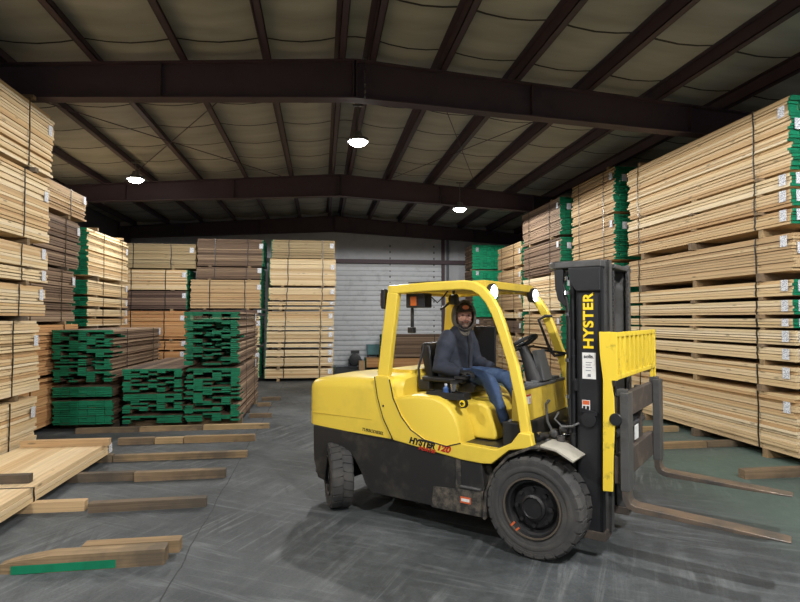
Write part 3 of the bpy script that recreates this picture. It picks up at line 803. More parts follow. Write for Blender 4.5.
# --- steering
sw = Vector((-.43,.02,1.70)); tl = Matrix.Translation(sw) @ Euler((0,-.55,0)).to_matrix().to_4x4()
m = MB(); m.tube([tl @ Vector((.165*math.cos(q),.165*math.sin(q),0)) for q in [2*PI*i/28 for i in range(28)]], .017, 8, closed=True)
st = part(m, 'steering_wheel', PLB)
m = MB()
for a in (0, 2.1, 4.2): m.tube([tl @ Vector((0,0,-.02)), tl @ Vector((.16*math.cos(a),.16*math.sin(a),0))], .012, 6)
m.lathe([(.01,-.03),(.045,-.02),(.045,.0),(.01,.01)], axis='z', seg=14); m.v[-4*14:] = [tuple(tl @ Vector(v)) for v in m.v[-4*14:]]
m.build('wheel_spoke', PLB, st)
m = MB(); m.cyl(tl @ Vector((-.06,.12,0)), tl @ Vector((-.06,.12,.07)), .022, 12); m.build('steering_knob', PLB, st)
m = MB(); m.tube([tl @ Vector((0,0,-.03)), (-.36,.02,1.56), (-.28,.02,1.34)], [.045,.06,.09], 12); part(m, 'steering_column', PLB)
m = MB(); m.cbx((-.25,.10,1.50), (.05,.22,.30), (0,-.28,0)); part(m, 'display_console', GREYP, bevel=.01)
m = MB(); m.tube([tl @ Vector((.0,-.05,-.05)), tl @ Vector((.02,-.22,-.05))], .010, 6); m.tube([tl @ Vector((.0,.05,-.05)), tl @ Vector((.02,.22,-.04))], .010, 6); part(m, 'column_lever', PLB)
m = MB(); m.bx(-1.11,-.85,.33,.36,1.44,1.86); m.bx(-1.0,-.95,.34,.38,1.2,1.5); part(m, 'side_screen', VINYL, bevel=.01)
# --- driver seat
m = MB(); m.loft([[(x, -.27, z) for x, z in ((-1.32,1.235),(-.80,1.235),(-.78,1.30),(-.84,1.33),(-1.30,1.30))], [(x, -.24, z) for x, z in ((-1.32,1.235),(-.79,1.235),(-.76,1.31),(-.84,1.345),(-1.30,1.31))],
      [(x, .14, z) for x, z in ((-1.32,1.235),(-.79,1.235),(-.76,1.31),(-.84,1.345),(-1.30,1.31))], [(x, .17, z) for x, z in ((-1.32,1.235),(-.80,1.235),(-.78,1.30),(-.84,1.33),(-1.30,1.30))]])
st = part(m, 'driver_seat', VINYL, bevel=.01)
m = MB(); m.prism([(-1.34,1.29),(-1.25,1.30),(-1.30,1.66),(-1.33,1.70),(-1.40,1.70),(-1.42,1.64)], -.25, .15); m.build('backrest', VINYL, st, bevel=.03)
m = MB(); m.bx(-1.30,-.84,-.40,-.31,1.33,1.375); m.bx(-1.34,-1.22,-.39,-.32,1.24,1.34); m.build('armrest', VINYL, st, bevel=.015)
m = MB(); m.bx(-.92,-.80,-.42,-.32,1.375,1.40)
for i in range(4): m.cyl((-.90+i*.028,-.36,1.395), (-.90+i*.028,-.36,1.425), .007, 6)
m.build('control_levers', PLB, st)
m = MB(); m.cyl((-.95,-.285,1.30), (-.95,-.315,1.30), .03, 14); m.build('seat_knob', PLB, st)
m = MB(); m.tube([(-1.33,-.30,1.68),(-1.36,-.36,1.45),(-1.33,-.38,1.26)], .012, 8); part(m, 'seat_cable', PLB)
# tray beside the seat
m = MB(); m.bx(-1.12,-.72,-.60,-.46,1.20,1.222); m.bx(-1.12,-.72,-.60,-.59,1.222,1.265); m.bx(-1.12,-.72,-.47,-.46,1.222,1.265); m.bx(-.73,-.72,-.59,-.47,1.222,1.265); m.bx(-1.12,-1.11,-.59,-.47,1.222,1.265)
part(m, 'side_tray', PLB, bevel=.004)
m = MB(); m.lathe([(.002,-.02),(.042,-.018),(.045,.01),(.042,.018),(.002,.018)], c=(-.715,-.617,1.185), axis='y', seg=20); fc = part(m, 'filler_cap', PLB, label='black filler cap with yellow face')
m = MB(); m.lathe([(.001,-.024),(.030,-.022),(.032,-.015),(.001,-.015)], c=(-.715,-.617,1.185), axis='y', seg=20); m.build('cap_face', TXTY, fc)
m = MB(); m.cbx((-.715,-.643,1.185), (.035,.004,.012)); m.cbx((-.715,-.643,1.185), (.012,.004,.035)); m.build('cap_grip', PLB, fc)

# --- wheels
def tyre(R, w, rim, name, label=None, lugs=26, seg=52):
    t = bpy.data.objects.new(name, None); C.objects.link(t); t.parent = FL
    m = MB(); m.lathe([(rim,-w*.42),(rim*1.06,-w*.46),(R*.80,-w*.5),(R*.93,-w*.485),(R*.965,-w*.44),(R*.97,-w*.2),(R*.97,w*.2),(R*.965,w*.44),(R*.93,w*.485),(R*.80,w*.5),(rim*1.06,w*.46),(rim,w*.42)], seg=seg, close=True)
    # groove ring on the sidewall
    for s in (-1, 1):
        m.lathe([(R*.72,s*w*.5),(R*.74,s*w*.512),(R*.80,s*w*.512),(R*.82,s*w*.5)], seg=seg, close=True)
        for i in range(lugs):
            q = 2*PI*(i+(.5 if s > 0 else 0))/lugs; dq = PI/lugs*.80
            def P(r, a, y): return (r*math.cos(a), y, r*math.sin(a))
            a0, a1 = q-dq, q+dq
            vs = [P(R*.90,a0,s*w*.49),P(R*.90,a1,s*w*.49),P(R*.965,a0,s*w*.475),P(R*.965,a1,s*w*.475),P(R,a0,s*w*.42),P(R,a1,s*w*.42),P(R,a0+dq*.5,s*w*.03),P(R,a1+dq*.3,s*w*.03),P(R*.95,a0,s*w*.03),P(R*.95,a1,s*w*.03),P(R*.88,a0,s*w*.40),P(R*.88,a1,s*w*.40)]
            vs[0] = P(R*.88,a0,s*w*.505); vs[1] = P(R*.88,a1,s*w*.505); vs[2] = P(R*.95,a0,s*w*.50); vs[3] = P(R*.95,a1,s*w*.50)
            m.add(vs, [(0,1,3,2),(2,3,5,4),(4,5,7,6),(6,7,9,8),(10,11,1,0),(0,2,4,6,8,10),(11,9,7,5,3,1),(8,9,11,10)])
    m.build('tyre', RUB, t, angle=30)
    for s in (-1, 1):
        if s > 0 and name == 'front_wheel': pass
    d = MB(); y = -w*.5
    d.lathe([(rim*1.04,y+w*.04),(rim*1.05,y+w*.0),(rim*.98,y+w*.02),(rim*.93,y+w*.12),(rim*.86,y+w*.14),(rim*.80,y+w*.30),(rim*.70,y+w*.22),(rim*.45,y+w*.20),(rim*.44,y+w*.10),(rim*.36,y+w*.06),(rim*.33,y+w*.10),(rim*.20,y+w*.10),(.002,y+w*.11),(.002,w*.40),(rim*.99,w*.40)], seg=40, caps=False)
    rm = d.build('rim', RIM, t, angle=30)
    d = MB(); d.lathe([(rim*.985,y+w*.035),(rim*.99,y-w*.012),(rim*1.045,y-w*.012),(rim*1.05,y+w*.035)], seg=40, close=True); d.build('rim_edge', RING, rm)
    d = MB()
    for i in range(8):
        q = 2*PI*(i+.3)/8; c = (rim*.62*math.cos(q), rim*.62*math.sin(q)); d.cyl((c[0],y+w*.24,c[1]), (c[0],y+w*.12,c[1]), rim*.075, 8)
    d.build('wheel_nut', RIM, rm)
    return t
fw_ = tyre(.41, .29, .235, 'front_wheel'); fw_.location = (-.03,-.59,.41); fw_.rotation_euler = (0,.2,0)
f2 = copy_tree(fw_, FL); f2.location = (-.03,.585,.41); f2.rotation_euler = (0,.5,PI)
# orange print on the near front tyre
rw = tyre(.33, .22, .19, 'rear_wheel', lugs=24); rw.location = (-2.18,-.63,.33); rw.rotation_euler = (0,0,rad(-40))
r2 = copy_tree(rw, FL); r2.location = (-2.13,.52,.33); r2.rotation_euler = (0,.3,PI-rad(37))
m = MB(); m.cyl((-2.13,-.45,.33),(-2.13,.40,.33),.06); m.cyl((0,-.44,.40),(0,.44,.40),.09); part(m, 'axle', BLK)
m = MB(); m.cbx((-.19,-.7385,.26), (.05,.002,.016), (0,-.85,0)); m.cbx((-.15,-.7385,.225), (.04,.002,.014), (0,-.75,0)); part(m, 'tyre_marking', ORL, smooth=False)
# --- fenders
fp = [(-.455,.24),(-.445,.36),(-.435,.48),(-.35,.67),(-.23,.80),(-.04,.895),(.04,.912),(.12,.905)]
for s in (-1, 1):
    m = MB(); m.tube([(x, s*.60, z) for x, z in fp], 0, sec=(.28,.022,(0,1,0))); part(m, 'fender', BLK if s > 0 else MUD, bevel=.005)
    m = MB(); m.tube([(.05,s*.60,.925),(.18,s*.60,.905),(.32,s*.60,.835)], 0, sec=(.29,.02,(0,1,0))); part(m, 'fender_tip', FENDG, label='pale grey fender tip', bevel=.004)
# --- mast
MY = .46
for s in (-1, 1):
    m = MB(); y = s*MY
    m.bx(.26,.46,min(y,y-s*.02),max(y,y-s*.02),.20,2.37); m.bx(.26,.285,min(y,y-s*.10),max(y,y-s*.10),.20,2.34); m.bx(.435,.46,min(y,y-s*.085),max(y,y-s*.085),.20,2.37)
    part(m, 'outer_mast_rail', BLK2, bevel=.004)
    m = MB(); yi = s*(MY-.10)
    m.bx(.33,.50,min(yi,yi-s*.02),max(yi,yi-s*.02),.22,2.43); m.bx(.33,.355,min(yi,yi-s*.085),max(yi,yi-s*.085),.22,2.43); m.bx(.475,.50,min(yi,yi-s*.085),max(yi,yi-s*.085),.22,2.43)
    m.bx(.375,.455,min(yi-s*.02,yi-s*.07),max(yi-s*.02,yi-s*.07),.24,2.41)
    part(m, 'inner_mast_rail', STEELG, bevel=.004)
    m = MB(); m.cyl((.215,s*.40,.25),(.215,s*.40,1.75),.036,14); m.cyl((.215,s*.40,1.75),(.215,s*.40,2.30),.026,14); m.lathe([(.04,1.73),(.04,1.77)], c=(.215,s*.40,0), axis='z', seg=14)
    for z in (1.62, 1.42, .98): m.lathe([(.034,z),(.043,z),(.043,z+.018),(.034,z+.018)], c=(.215,s*.40,0), axis='z', seg=14)
    part(m, 'lift_cylinder', BLK2)
    m = MB(); m.cyl((-.12,s*.34,.90),(.10,s*.34,.95),.042,14); part(m, 'tilt_cylinder', STEELD)
    m = MB(); m.cyl((.10,s*.34,.95),(.25,s*.34,.985),.024,12); m.cyl((-.14,s*.30,.90),(-.14,s*.38,.90),.055,14); part(m, 'tilt_rod', CHROME if s < 0 else STEELD)
    m = MB()
    for i in range(60): m.cbx((.50,s*.24,.8+i*.026), (.012 if i % 2 else .02,.026,.024))
    part(m, 'lift_chain', STEELD, smooth=False)
for z0, z1, nm in ((2.22,2.36,'upper_mast_crossbar'),(1.35,1.45,'middle_mast_crossbar'),(.30,.50,'lower_mast_crossbar')):
    m = MB(); m.bx(.235,.27,-.46,.46,z0,z1); part(m, nm, BLK2, bevel=.006)
m = MB(); m.bx(.10,.47,-.47,-.15,2.365,2.425); m.cyl((.12,-.35,2.365),(.12,-.35,2.425),.12,24); m.bx(.30,.50,-.15,.40,2.37,2.41); part(m, 'mast_crosshead', STEELG, bevel=.012)
m = MB(); m.prism([(.20,2.365),(.465,2.365),(.465,2.17),(.27,2.17),(.215,2.25)], -.492, -.462); part(m, 'mast_shield_plate', BLK2, bevel=.008)
m = MB(); m.prism([(.07,2.36),(.15,2.36),(.145,2.20),(.155,2.13),(.19,2.06),(.16,2.04),(.10,2.10),(.075,2.20)], -.45, -.40); part(m, 'hose_guide', BLK2, bevel=.008)
for k, (dx, dy) in enumerate(((0,0),(.02,.02))):
    m = MB(); m.tube([(.18-dx,-.43+dy,2.34),(.15-dx,-.44+dy,2.22),(.185-dx,-.45+dy,2.08),(.20-dx,-.455+dy,1.9),(.195-dx,-.455+dy,1.4),(.20,-.45+dy,1.0)], .012, 8); part(m, 'hydraulic_hose', PLB)
m = MB()
for z in (2.28, 2.16, 1.98, 1.60, 1.30): m.lathe([(.010,z-.015),(.020,z-.015),(.020,z+.015),(.010,z+.015)], c=(.185,-.46,0), axis='z', seg=10)
part(m, 'hose_fitting', CHROME)
m = MB(); m.tube([(.10,-.44,1.16),(.07,-.46,1.10),(.14,-.48,1.05),(.22,-.48,1.06),(.28,-.475,1.09)], .010, 8); part(m, 'bent_hose', STEELG)
m = MB(); m.lathe([(.03,-.025),(.06,-.02),(.06,.0),(.02,0)], c=(.36,-.463,1.13), axis='y', seg=18); m.cbx((.36,-.475,1.19),(.14,.02,.03),(0,.2,0)); part(m, 'mast_pin', BLK2)
for i, (x, y, z) in enumerate(((.06,-.44,.98),(.14,-.42,1.02),(.02,-.46,.90),(.12,-.46,.93))):
    m = MB(); m.lathe([(.02,-.04),(.035,-.03),(.035,.03),(.02,.04)], c=(x,y,z), axis='yxyz'[i], seg=12); part(m, 'hydraulic_fitting', STEELD)
m = MB(); m.tube([(.03,-.47,1.26),(.0,-.475,1.22),(.01,-.47,1.08),(.06,-.46,.98)], .012, 8); part(m, 'hydraulic_hose', STEELG)
# --- carriage
CY = .17
m = MB(); m.bx(.545,.60,CY-.62,CY+.62,1.13,1.33); m.bx(.56,.585,CY-.62,CY+.62,1.20,1.25); part(m, 'upper_carriage_bar', BROWNST, bevel=.008)
m = MB(); m.bx(.545,.60,CY-.62,CY+.62,.64,.86); part(m, 'lower_carriage_bar', BROWNST, bevel=.008)
for s in (-1, 1):
    m = MB(); m.bx(.50,.56,CY+s*.30-.03,CY+s*.30+.03,.62,1.33); m.bx(.47,.50,CY+s*.30-.05,CY+s*.30+.05,.7,1.3); part(m, 'carriage_upright', BROWNST, bevel=.006)
m = MB(); m.bx(.585,.592,CY-.10,CY+.02,.90,1.02); part(m, 'carriage_label', WHITE, smooth=False)
m = MB(); m.cyl((.52,CY-.5,1.0),(.52,CY+.5,1.0),.03,12); m.cyl((.52,CY-.1,1.05),(.52,CY+.45,1.05),.018,12); part(m, 'side_shift_cylinder', STEELD)
# load backrest
m = MB(); m.prism([(.462,1.84),(.548,1.842),(.552,1.62),(.556,1.44),(.572,1.32),(.576,1.12),(.562,.85),(.556,.596),(.480,.591),(.486,1.10),(.490,1.46),(.468,1.66)], -.535, -.515)
m.bx(.548,.60,-.535,-.515,1.46,1.84)
lb = part(m, 'load_backrest', YELD, bevel=.004)
m = MB(); m.bx(.575,.60,-.53,.92,1.80,1.838); m.bx(.575,.60,-.53,.92,1.465,1.50); m.bx(.57,.60,.895,.92,1.32,1.838); m.bx(.575,.598,.76,.79,1.34,1.5); m.build('backrest_rail', YELD, lb, bevel=.004)
for i in range(9):
    y = -.42+i*.155
    m = MB(); m.cbx((.586,y,1.65), (.024,.066,.325)); m.build('backrest_slat', YELD, lb, smooth=False)
m = MB(); m.lathe([(.004,-.012),(.045,-.010),(.05,0)], c=(.585,-.536,1.16), axis='y', seg=20); part(m, 'backrest_bolt', BLK2)
for i, (x, z) in enumerate(((.525,1.215),(.515,1.175),(.53,1.14),(.52,1.09))):
    pass
# forks
def fork(y):
    m = MB(); w = .075
    path = [(.635,1.36,.055),(.635,.95,.06),(.635,.60,.06),(.638,.535,.062),(.66,.495,.062),(.71,.475,.06),(1.05,.462,.048),(1.40,.450,.036),(1.68,.441,.016),(1.70,.440,.012)]
    rings = []
    n = len(path)
    for i, (x, z, t) in enumerate(path):
        t *= .8
        a = path[max(0,i-1)]; b = path[min(n-1,i+1)]
        d = Vector((b[0]-a[0], 0, b[1]-a[1])).normalized(); nn = Vector((d.z,0,-d.x))
        ww = w if i < n-2 else (w*.96 if i == n-2 else w*.88)
        p = Vector((x,y,z)); rings.append([p+nn*t/2+Vector((0,-ww,0)), p+nn*t/2+Vector((0,ww,0)), p-nn*t/2+Vector((0,ww,0)), p-nn*t/2+Vector((0,-ww,0))])
    m.loft(rings); f = part(m, 'fork', FORKM, bevel=.006)
    m = MB(); m.bx(.603,.668,y-w-.003,y+w+.003,.60,1.362); m.bx(.57,.64,y-.05,y+.05,1.33,1.385); m.build('fork_shank', STEELG, f, bevel=.006)
    return f
fork(-.41); fork(.80)
# floor of the mast
m = MB(); m.bx(.28,.48,-.47,-.28,.17,.24); m.bx(.28,.48,.28,.47,.17,.24); m.cyl((.30,-.4,.3),(.30,.4,.3),.05,12); part(m, 'mast_foot', BROWNST, bevel=.006)
# --- lettering and labels
def on_side(x, z, y, slope=0): return Matrix.Translation((x,y,z)) @ Matrix.Rotation(slope, 4, 'Y') @ Matrix.Rotation(PI/2, 4, 'X')
def up_side(x, z, y): return Matrix(((0,-1,0,x),(0,0,-1,y),(1,0,0,z),(0,0,0,1)))
text('mast_lettering', 'HYSTER', .112, TXTY, FL, up_side(.362,1.925,-.4625), bold=.0035, shear=.0, sx=1.10, spacing=1.08)
text('flank_lettering', 'HYSTER', .078, TXTB, FL, on_side(-1.105,.795,-.7015,rad(5.0)), bold=.0042, shear=.25, sx=1.02)
text('flank_lettering', '120', .078, TXTR, FL, on_side(-.875,.775,-.7015,rad(5.0)), bold=.0036, shear=.25, sx=1.2)
text('flank_lettering', 'FORTIS', .042, TXTR, FL, on_side(-1.05,.742,-.7015,rad(5.0)), bold=.002, shear=.25, sx=1.3)
text('rear_lettering', 'TURBODIESEL', .043, TXTB, FL, on_side(-1.69,.835,-.6865,rad(3)), bold=.0006, shear=.25, sx=1.0)
m = MB(); m.bx(.307,.416,-.464,-.4615,1.455,1.668); lb2 = part(m, 'mast_label', WHITE, smooth=False, label='white dealer label on the mast')
text('label_lettering', 'solis.', .042, TXTB, lb2, Matrix.Translation((.361,-.4645,1.636)) @ Matrix.Rotation(PI/2,4,'X'), bold=.0012)
m = MB()
for i, z in enumerate((1.585,1.565,1.545,1.52)): m.bx(.335,.335+.05-.008*(i%2),-.4652,-.464,z,z+.006)
m.bx(.35,.375,-.4652,-.464,1.472,1.495); m.build('label_print', LGREY, lb2, smooth=False)
m = MB(); m.bx(.303,.366,-.464,-.4615,1.195,1.282); lb3 = part(m, 'warning_label', WHITE, smooth=False)
m = MB(); m.bx(.307,.362,-.4652,-.464,1.245,1.278); m.build('label_print', ORL, lb3, smooth=False)
m = MB(); m.bx(.31,.33,-.4652,-.464,1.203,1.235); m.bx(.338,.36,-.4652,-.464,1.203,1.235); m.build('label_print', TXTB, lb3, smooth=False)
m = MB(); m.bx(-.182,-.180,-.50,-.37,1.20,1.285); lb4 = part(m, 'cowl_label', WHITE, smooth=False)
lb4.location.x = .004
m = MB(); m.bx(-.180,-.179,-.50,-.37,1.268,1.285); m.bx(-.180,-.179,-.40,-.385,1.21,1.25); m.build('label_print', TXTR, lb4, smooth=False)
m = MB(); m.lathe([(.001,-.003),(.010,-.003),(.010,0)], c=(-1.545,-.703,1.10), axis='y', seg=12); part(m, 'flank_bolt', BLK2)
m = MB(); sm = [(-1.655,1.375),(-1.62,1.18),(-1.55,.98),(-1.435,.79)]; m.tube([(x,-.7005,z) for x, z in sm], .004, 6)
m.tube([(-2.0,-.687,.797),(-1.435,-.700,.786)], .004, 6)
sm = [(-1.475,1.36),(-1.43,1.18),(-1.34,1.02),(-1.23,.905),(-1.08,.83),(-.84,.80),(-.70,.845)]; m.tube([(x,-.699,z) for x, z in sm], .006, 6); part(m, 'panel_seam', TXTB)

# --- bottle and steel cup standing in the tray
def atfl(p): return FL.location + Matrix.Rotation(rad(-42.9),3,'Z') @ Vector(p)
BLUE = newmat('blue_bottle_plastic', srgb(60,90,140), .3); CAPM = newmat('pale_cap', srgb(200,205,215), .5)
t = thing('drink_bottle', 'small blue drink bottle standing in the tray beside the forklift seat', 'bottle', atfl((-.945,-.53,1.223)))
m = MB(); m.lathe([(.005,0),(.026,.002),(.028,.02),(.028,.07),(.013,.09),(.012,.10)], axis='z', seg=16); m.build('bottle_body', BLUE, t)
m = MB(); m.lathe([(.014,.098),(.014,.115),(.004,.116)], axis='z', seg=14); m.build('bottle_cap', CAPM, t)
t = thing('steel_cup', 'shiny steel travel cup standing in the tray beside the forklift seat', 'cup', atfl((-.855,-.53,1.223)))
m = MB(); m.lathe([(.005,0),(.030,.002),(.040,.12),(.038,.122)], axis='z', seg=20); m.build('cup_body', CHROME, t)
m = MB(); m.lathe([(.039,.118),(.042,.12),(.040,.135),(.004,.138)], axis='z', seg=20); m.build('cup_lid', PLB, t)

# --- things by the back wall
FANB = newmat('fan_black', srgb(26,32,34), .4)
t = thing('floor_fan', 'small black round floor fan before the overhead door', 'fan', (1.33,22.4,0), rad(-4)); t.scale = (.85,.85,.85)
m = MB(); m.lathe([(.22,-.09),(.27,-.08),(.29,0),(.27,.08),(.22,.09),(.22,.07),(.25,0),(.22,-.07)], c=(0,0,.36), axis='y', seg=32); m.build('fan_drum', FANB, t)
m = MB()
for k in range(5): m.cbx((.11*math.cos(k*1.257), 0, .36+.11*math.sin(k*1.257)), (.19,.012,.09), (.5,-k*1.257,0))
m.lathe([(.005,-.05),(.05,-.04),(.05,.05),(.005,.06)], c=(0,0,.36), axis='y', seg=16); m.build('fan_blades', FANB, t)
m = MB()
for r in (.06,.12,.18,.24): m.tube([(r*math.cos(q), -.09, .36+r*math.sin(q)) for q in [2*PI*i/24 for i in range(24)]], .005, 5, closed=True)
for k in range(8): m.cyl((0,-.09,.36), (.25*math.cos(k*PI/4),-.09,.36+.25*math.sin(k*PI/4)), .004, 5)
m.build('fan_grille', FANB, t)
m = MB(); m.bx(-.25,.25,-.16,.16,0,.05); m.bx(-.31,-.28,-.03,.03,.04,.4); m.bx(.28,.31,-.03,.03,.04,.4); m.bx(-.31,.31,-.03,.03,.03,.06); m.build('fan_stand', FANB, t)
m = MB(); m.bx(-.2,.2,-.08,.08,.66,.80); m.build('motor_box', FANB, t, bevel=.02)
TEAL = grime('teal_paint', srgb(70,120,124), srgb(120,130,130), .5, .5, 6)
t = thing('teal_crate', 'small teal box standing before the overhead door, behind the low pile', 'box', (2.05,22.6,0))
m = MB(); m.bx(-.24,.24,-.18,.18,.5,.86); m.build('box_body', TEAL, t, bevel=.02)
m = MB(); m.bx(-.26,.26,-.2,.2,.86,.9); m.build('box_lid', TEAL, t, bevel=.01)
for i, (x, y) in enumerate(((-.2,-.14),(.2,-.14),(-.2,.14),(.2,.14))):
    m = MB(); m.bx(x-.02,x+.02,y-.02,y+.02,0,.5); m.build('leg', STEELD, t)
m = MB(); m.tube([(.42+.10*math.cos(q)*(1+q*.03), 21.0+.35*math.sin(q), .02+.012*q) for q in [i*.35 for i in range(40)]], .014, 6)
tag(m.build('garden_hose', newmat('green_hose', srgb(96,120,92), .5)), 'coiled green hose on the floor beside the tall pale stack', 'hose')
tb = MB(); tb.bx(1.42,1.64,21.45,21.7,0,.34); o = tb.build('wood_block', W['tan'], None, smooth=False); tag(o, 'pale wood block on the floor beside the black fan', 'wood block')

# ------------------------------------------------------------------ the driver (coordinates in the forklift frame, then placed)
JKT = grime('dark_blue_jacket', srgb(40,45,58), srgb(22,24,30), .85, .6, 9)
HOODM = grime('grey_hood_knit', srgb(104,98,90), srgb(72,66,60), .9, .6, 14)
JEAN = grime('blue_denim', srgb(46,66,98), srgb(84,106,134), .85, .6, 8)
GLOVE = newmat('black_glove', srgb(24,24,26), .7)
BOOT = grime('dark_boot', srgb(44,38,34), srgb(80,70,60), .8, .4, 9)
SKIN = newmat('skin', srgb(228,172,152), .55); SKIN.node_tree.nodes['Principled BSDF'].inputs['Subsurface Weight'].default_value = .08
BEARD = newmat('greying_beard', srgb(122,98,86), .9)
EYEM = newmat('eye_dark', srgb(40,30,28), .3); LIP = newmat('lips', srgb(160,92,84), .5)
CAPC = grime('dark_camouflage_cap', srgb(62,54,46), srgb(112,92,70), .85, .9, 30); PATCH = newmat('orange_cap_patch', srgb(206,120,80), .7)

def skinned(name, joints, edges, radii, root, mat, parent, sub=2, remesh=None, extra=None):
    me = bpy.data.meshes.new(name); me.from_pydata([Vector(p) for p in joints], edges, [])
    o = bpy.data.objects.new(name, me); C.objects.link(o)
    sm = o.modifiers.new('skin','SKIN'); sm.use_smooth_shade = True
    for i, sv in enumerate(me.skin_vertices[0].data):
        r = radii[i]; sv.radius = (r, r) if not isinstance(r, tuple) else r; sv.use_root = (i == root)
    ss = o.modifiers.new('sub','SUBSURF'); ss.levels = sub; ss.render_levels = sub
    dg = bpy.context.evaluated_depsgraph_get(); dg.update()
    em = bpy.data.meshes.new_from_object(o.evaluated_get(dg))
    bpy.data.objects.remove(o)
    if extra:
        bm = bmesh.new(); bm.from_mesh(em)
        for e in extra: bm.from_mesh(e)
        bm.to_mesh(em); bm.free()
    o = bpy.data.objects.new(name, em); C.objects.link(o)
    if remesh:
        rm = o.modifiers.new('re','REMESH'); rm.mode = 'VOXEL'; rm.voxel_size = remesh; rm.use_smooth_shade = True
        sh = o.modifiers.new('sm','SMOOTH'); sh.iterations = 2; sh.factor = .4
        dg.update(); e2 = bpy.data.meshes.new_from_object(o.evaluated_get(dg)); o.modifiers.clear(); o.data = e2; em = e2
    em.materials.clear(); em.materials.append(mat); em.name = name
    em.polygons.foreach_set('use_smooth', [True]*len(em.polygons))
    o.parent = parent
    return o
def to_mesh(mb):
    me = bpy.data.meshes.new('tmp'); me.from_pydata(mb.v, [], mb.f)
    bm = bmesh.new(); bm.from_mesh(me); bmesh.ops.recalc_face_normals(bm, faces=bm.faces); bm.to_mesh(me); bm.free(); return me
def blob(c, d, M=None, seg=20, rings=14, fn=None):
    mb = MB(); R_ = []
    for i in range(rings+1):
        t = PI*i/rings; row = []
        for j in range(seg):
            q = 2*PI*j/seg
            p = Vector((math.sin(t)*math.cos(q), math.sin(t)*math.sin(q), math.cos(t)))
            if i in (0, rings): p = Vector((.02*math.cos(q), .02*math.sin(q), p.z))
            if fn: p = fn(p)
            p = Vector((p.x*d[0], p.y*d[1], p.z*d[2]))
            if M: p = M @ p
            row.append(p+Vector(c))
        R_.append(row)
    mb.loft(R_); return mb

P_ = thing('person', 'bearded man in dark jacket, hood, cap and jeans seated in the forklift', 'person', (2.211,4.978,0), rad(-42.9))
# the Empty stands at the seat; parts keep forklift coordinates through an offset
off = Vector((-1.0,-.06,1.345))
P_.location = FL.location + Matrix.Rotation(rad(-42.9),3,'Z') @ off
def rel(p): return Vector(p)-off
HD = Vector((-.985,-.10,1.975))                       # head centre
HR = Matrix.Rotation(rad(-52), 4, 'Z') @ Matrix.Rotation(rad(2), 4, 'Y')    # looks to its right, towards the camera
def hp(x, y, z): return rel(HD) + (HR @ Vector((x,y,z)))
J = {
 'pelvis': (-1.09,-.06,1.385), 'waist': (-1.11,-.06,1.50), 'chest': (-1.095,-.06,1.66), 'neckb': (-1.06,-.07,1.79), 'neck': (-1.02,-.08,1.87),
 'rsh': (-1.085,-.255,1.745), 'rel': (-1.13,-.335,1.475), 'rwr': (-.885,-.345,1.43), 'rha': (-.84,-.345,1.432),
 'lsh': (-1.075,.135,1.745), 'lel': (-1.03,.235,1.49), 'lwr': (-.80,.16,1.44), 'lha': (-.755,.145,1.435),
 'rhip': (-1.04,-.15,1.375), 'rkn': (-.665,-.20,1.375), 'ran': (-.475,-.24,.955), 'rto': (-.36,-.25,.885), 'rhe': (-.50,-.24,.90),
 'lhip': (-1.04,.03,1.375), 'lkn': (-.60,.06,1.385), 'lan': (-.36,.08,.96), 'lto': (-.25,.08,.885), 'lhe': (-.39,.08,.90),
}
K = lambda *n: [rel(J[i]) for i in n]
# body: one continuous surface (head with face, neck, torso, limbs, hands with fingers)
names = ['pelvis','waist','chest','neckb','neck','rsh','rel','rwr','rha','lsh','lel','lwr','lha','rhip','rkn','ran','rto','lhip','lkn','lan','lto']
ix = {n:i for i, n in enumerate(names)}
ed = [('pelvis','waist'),('waist','chest'),('chest','neckb'),('neckb','neck'),('chest','rsh'),('rsh','rel'),('rel','rwr'),('rwr','rha'),('chest','lsh'),('lsh','lel'),('lel','lwr'),('lwr','lha'),
      ('pelvis','rhip'),('rhip','rkn'),('rkn','ran'),('ran','rto'),('pelvis','lhip'),('lhip','lkn'),('lkn','lan'),('lan','lto')]
rd = dict(pelvis=.10,waist=.10,chest=.115,neckb=.06,neck=.055,rsh=.055,rel=.040,rwr=.028,rha=.036,lsh=.055,lel=.040,lwr=.028,lha=.036,rhip=.075,rkn=.055,ran=.036,rto=.035,lhip=.075,lkn=.055,lan=.036,lto=.035)
def headfn(p):
    x, y, z = p
    k = 1.0
    if z < 0: k = 1-.22*(-z)**1.5                     # narrower jaw
    f = 1.0
    if x > 0 and z < -.3: f = 1.03
    return Vector((x*k*f, y*k, z))
hm = Matrix.Translation(rel(HD)) @ HR
ex = [to_mesh(blob((0,0,0), (.098,.076,.125), hm, 28, 20, headfn))]
ex.append(to_mesh(blob((0,0,0), (.018,.013,.026), hm @ Matrix.Translation((.100,0,-.018)) @ Matrix.Rotation(.25,4,'Y'), 12, 8)))      # nose
ex.append(to_mesh(blob((0,0,0), (.02,.045,.012), hm @ Matrix.Translation((.082,0,.030)), 12, 8)))                                    # brow
ex.append(to_mesh(blob((0,0,0), (.018,.020,.016), hm @ Matrix.Translation((.066,0,-.098)), 12, 8)))                                  # chin
for s in (-1,1):
    ex.append(to_mesh(blob((0,0,0), (.018,.008,.030), hm @ Matrix.Translation((-.005,s*.077,-.005)), 10, 8)))                          # ears
    ex.append(to_mesh(blob((0,0,0), (.018,.018,.014), hm @ Matrix.Translation((.076,s*.036,-.022)), 10, 8)))                           # cheeks
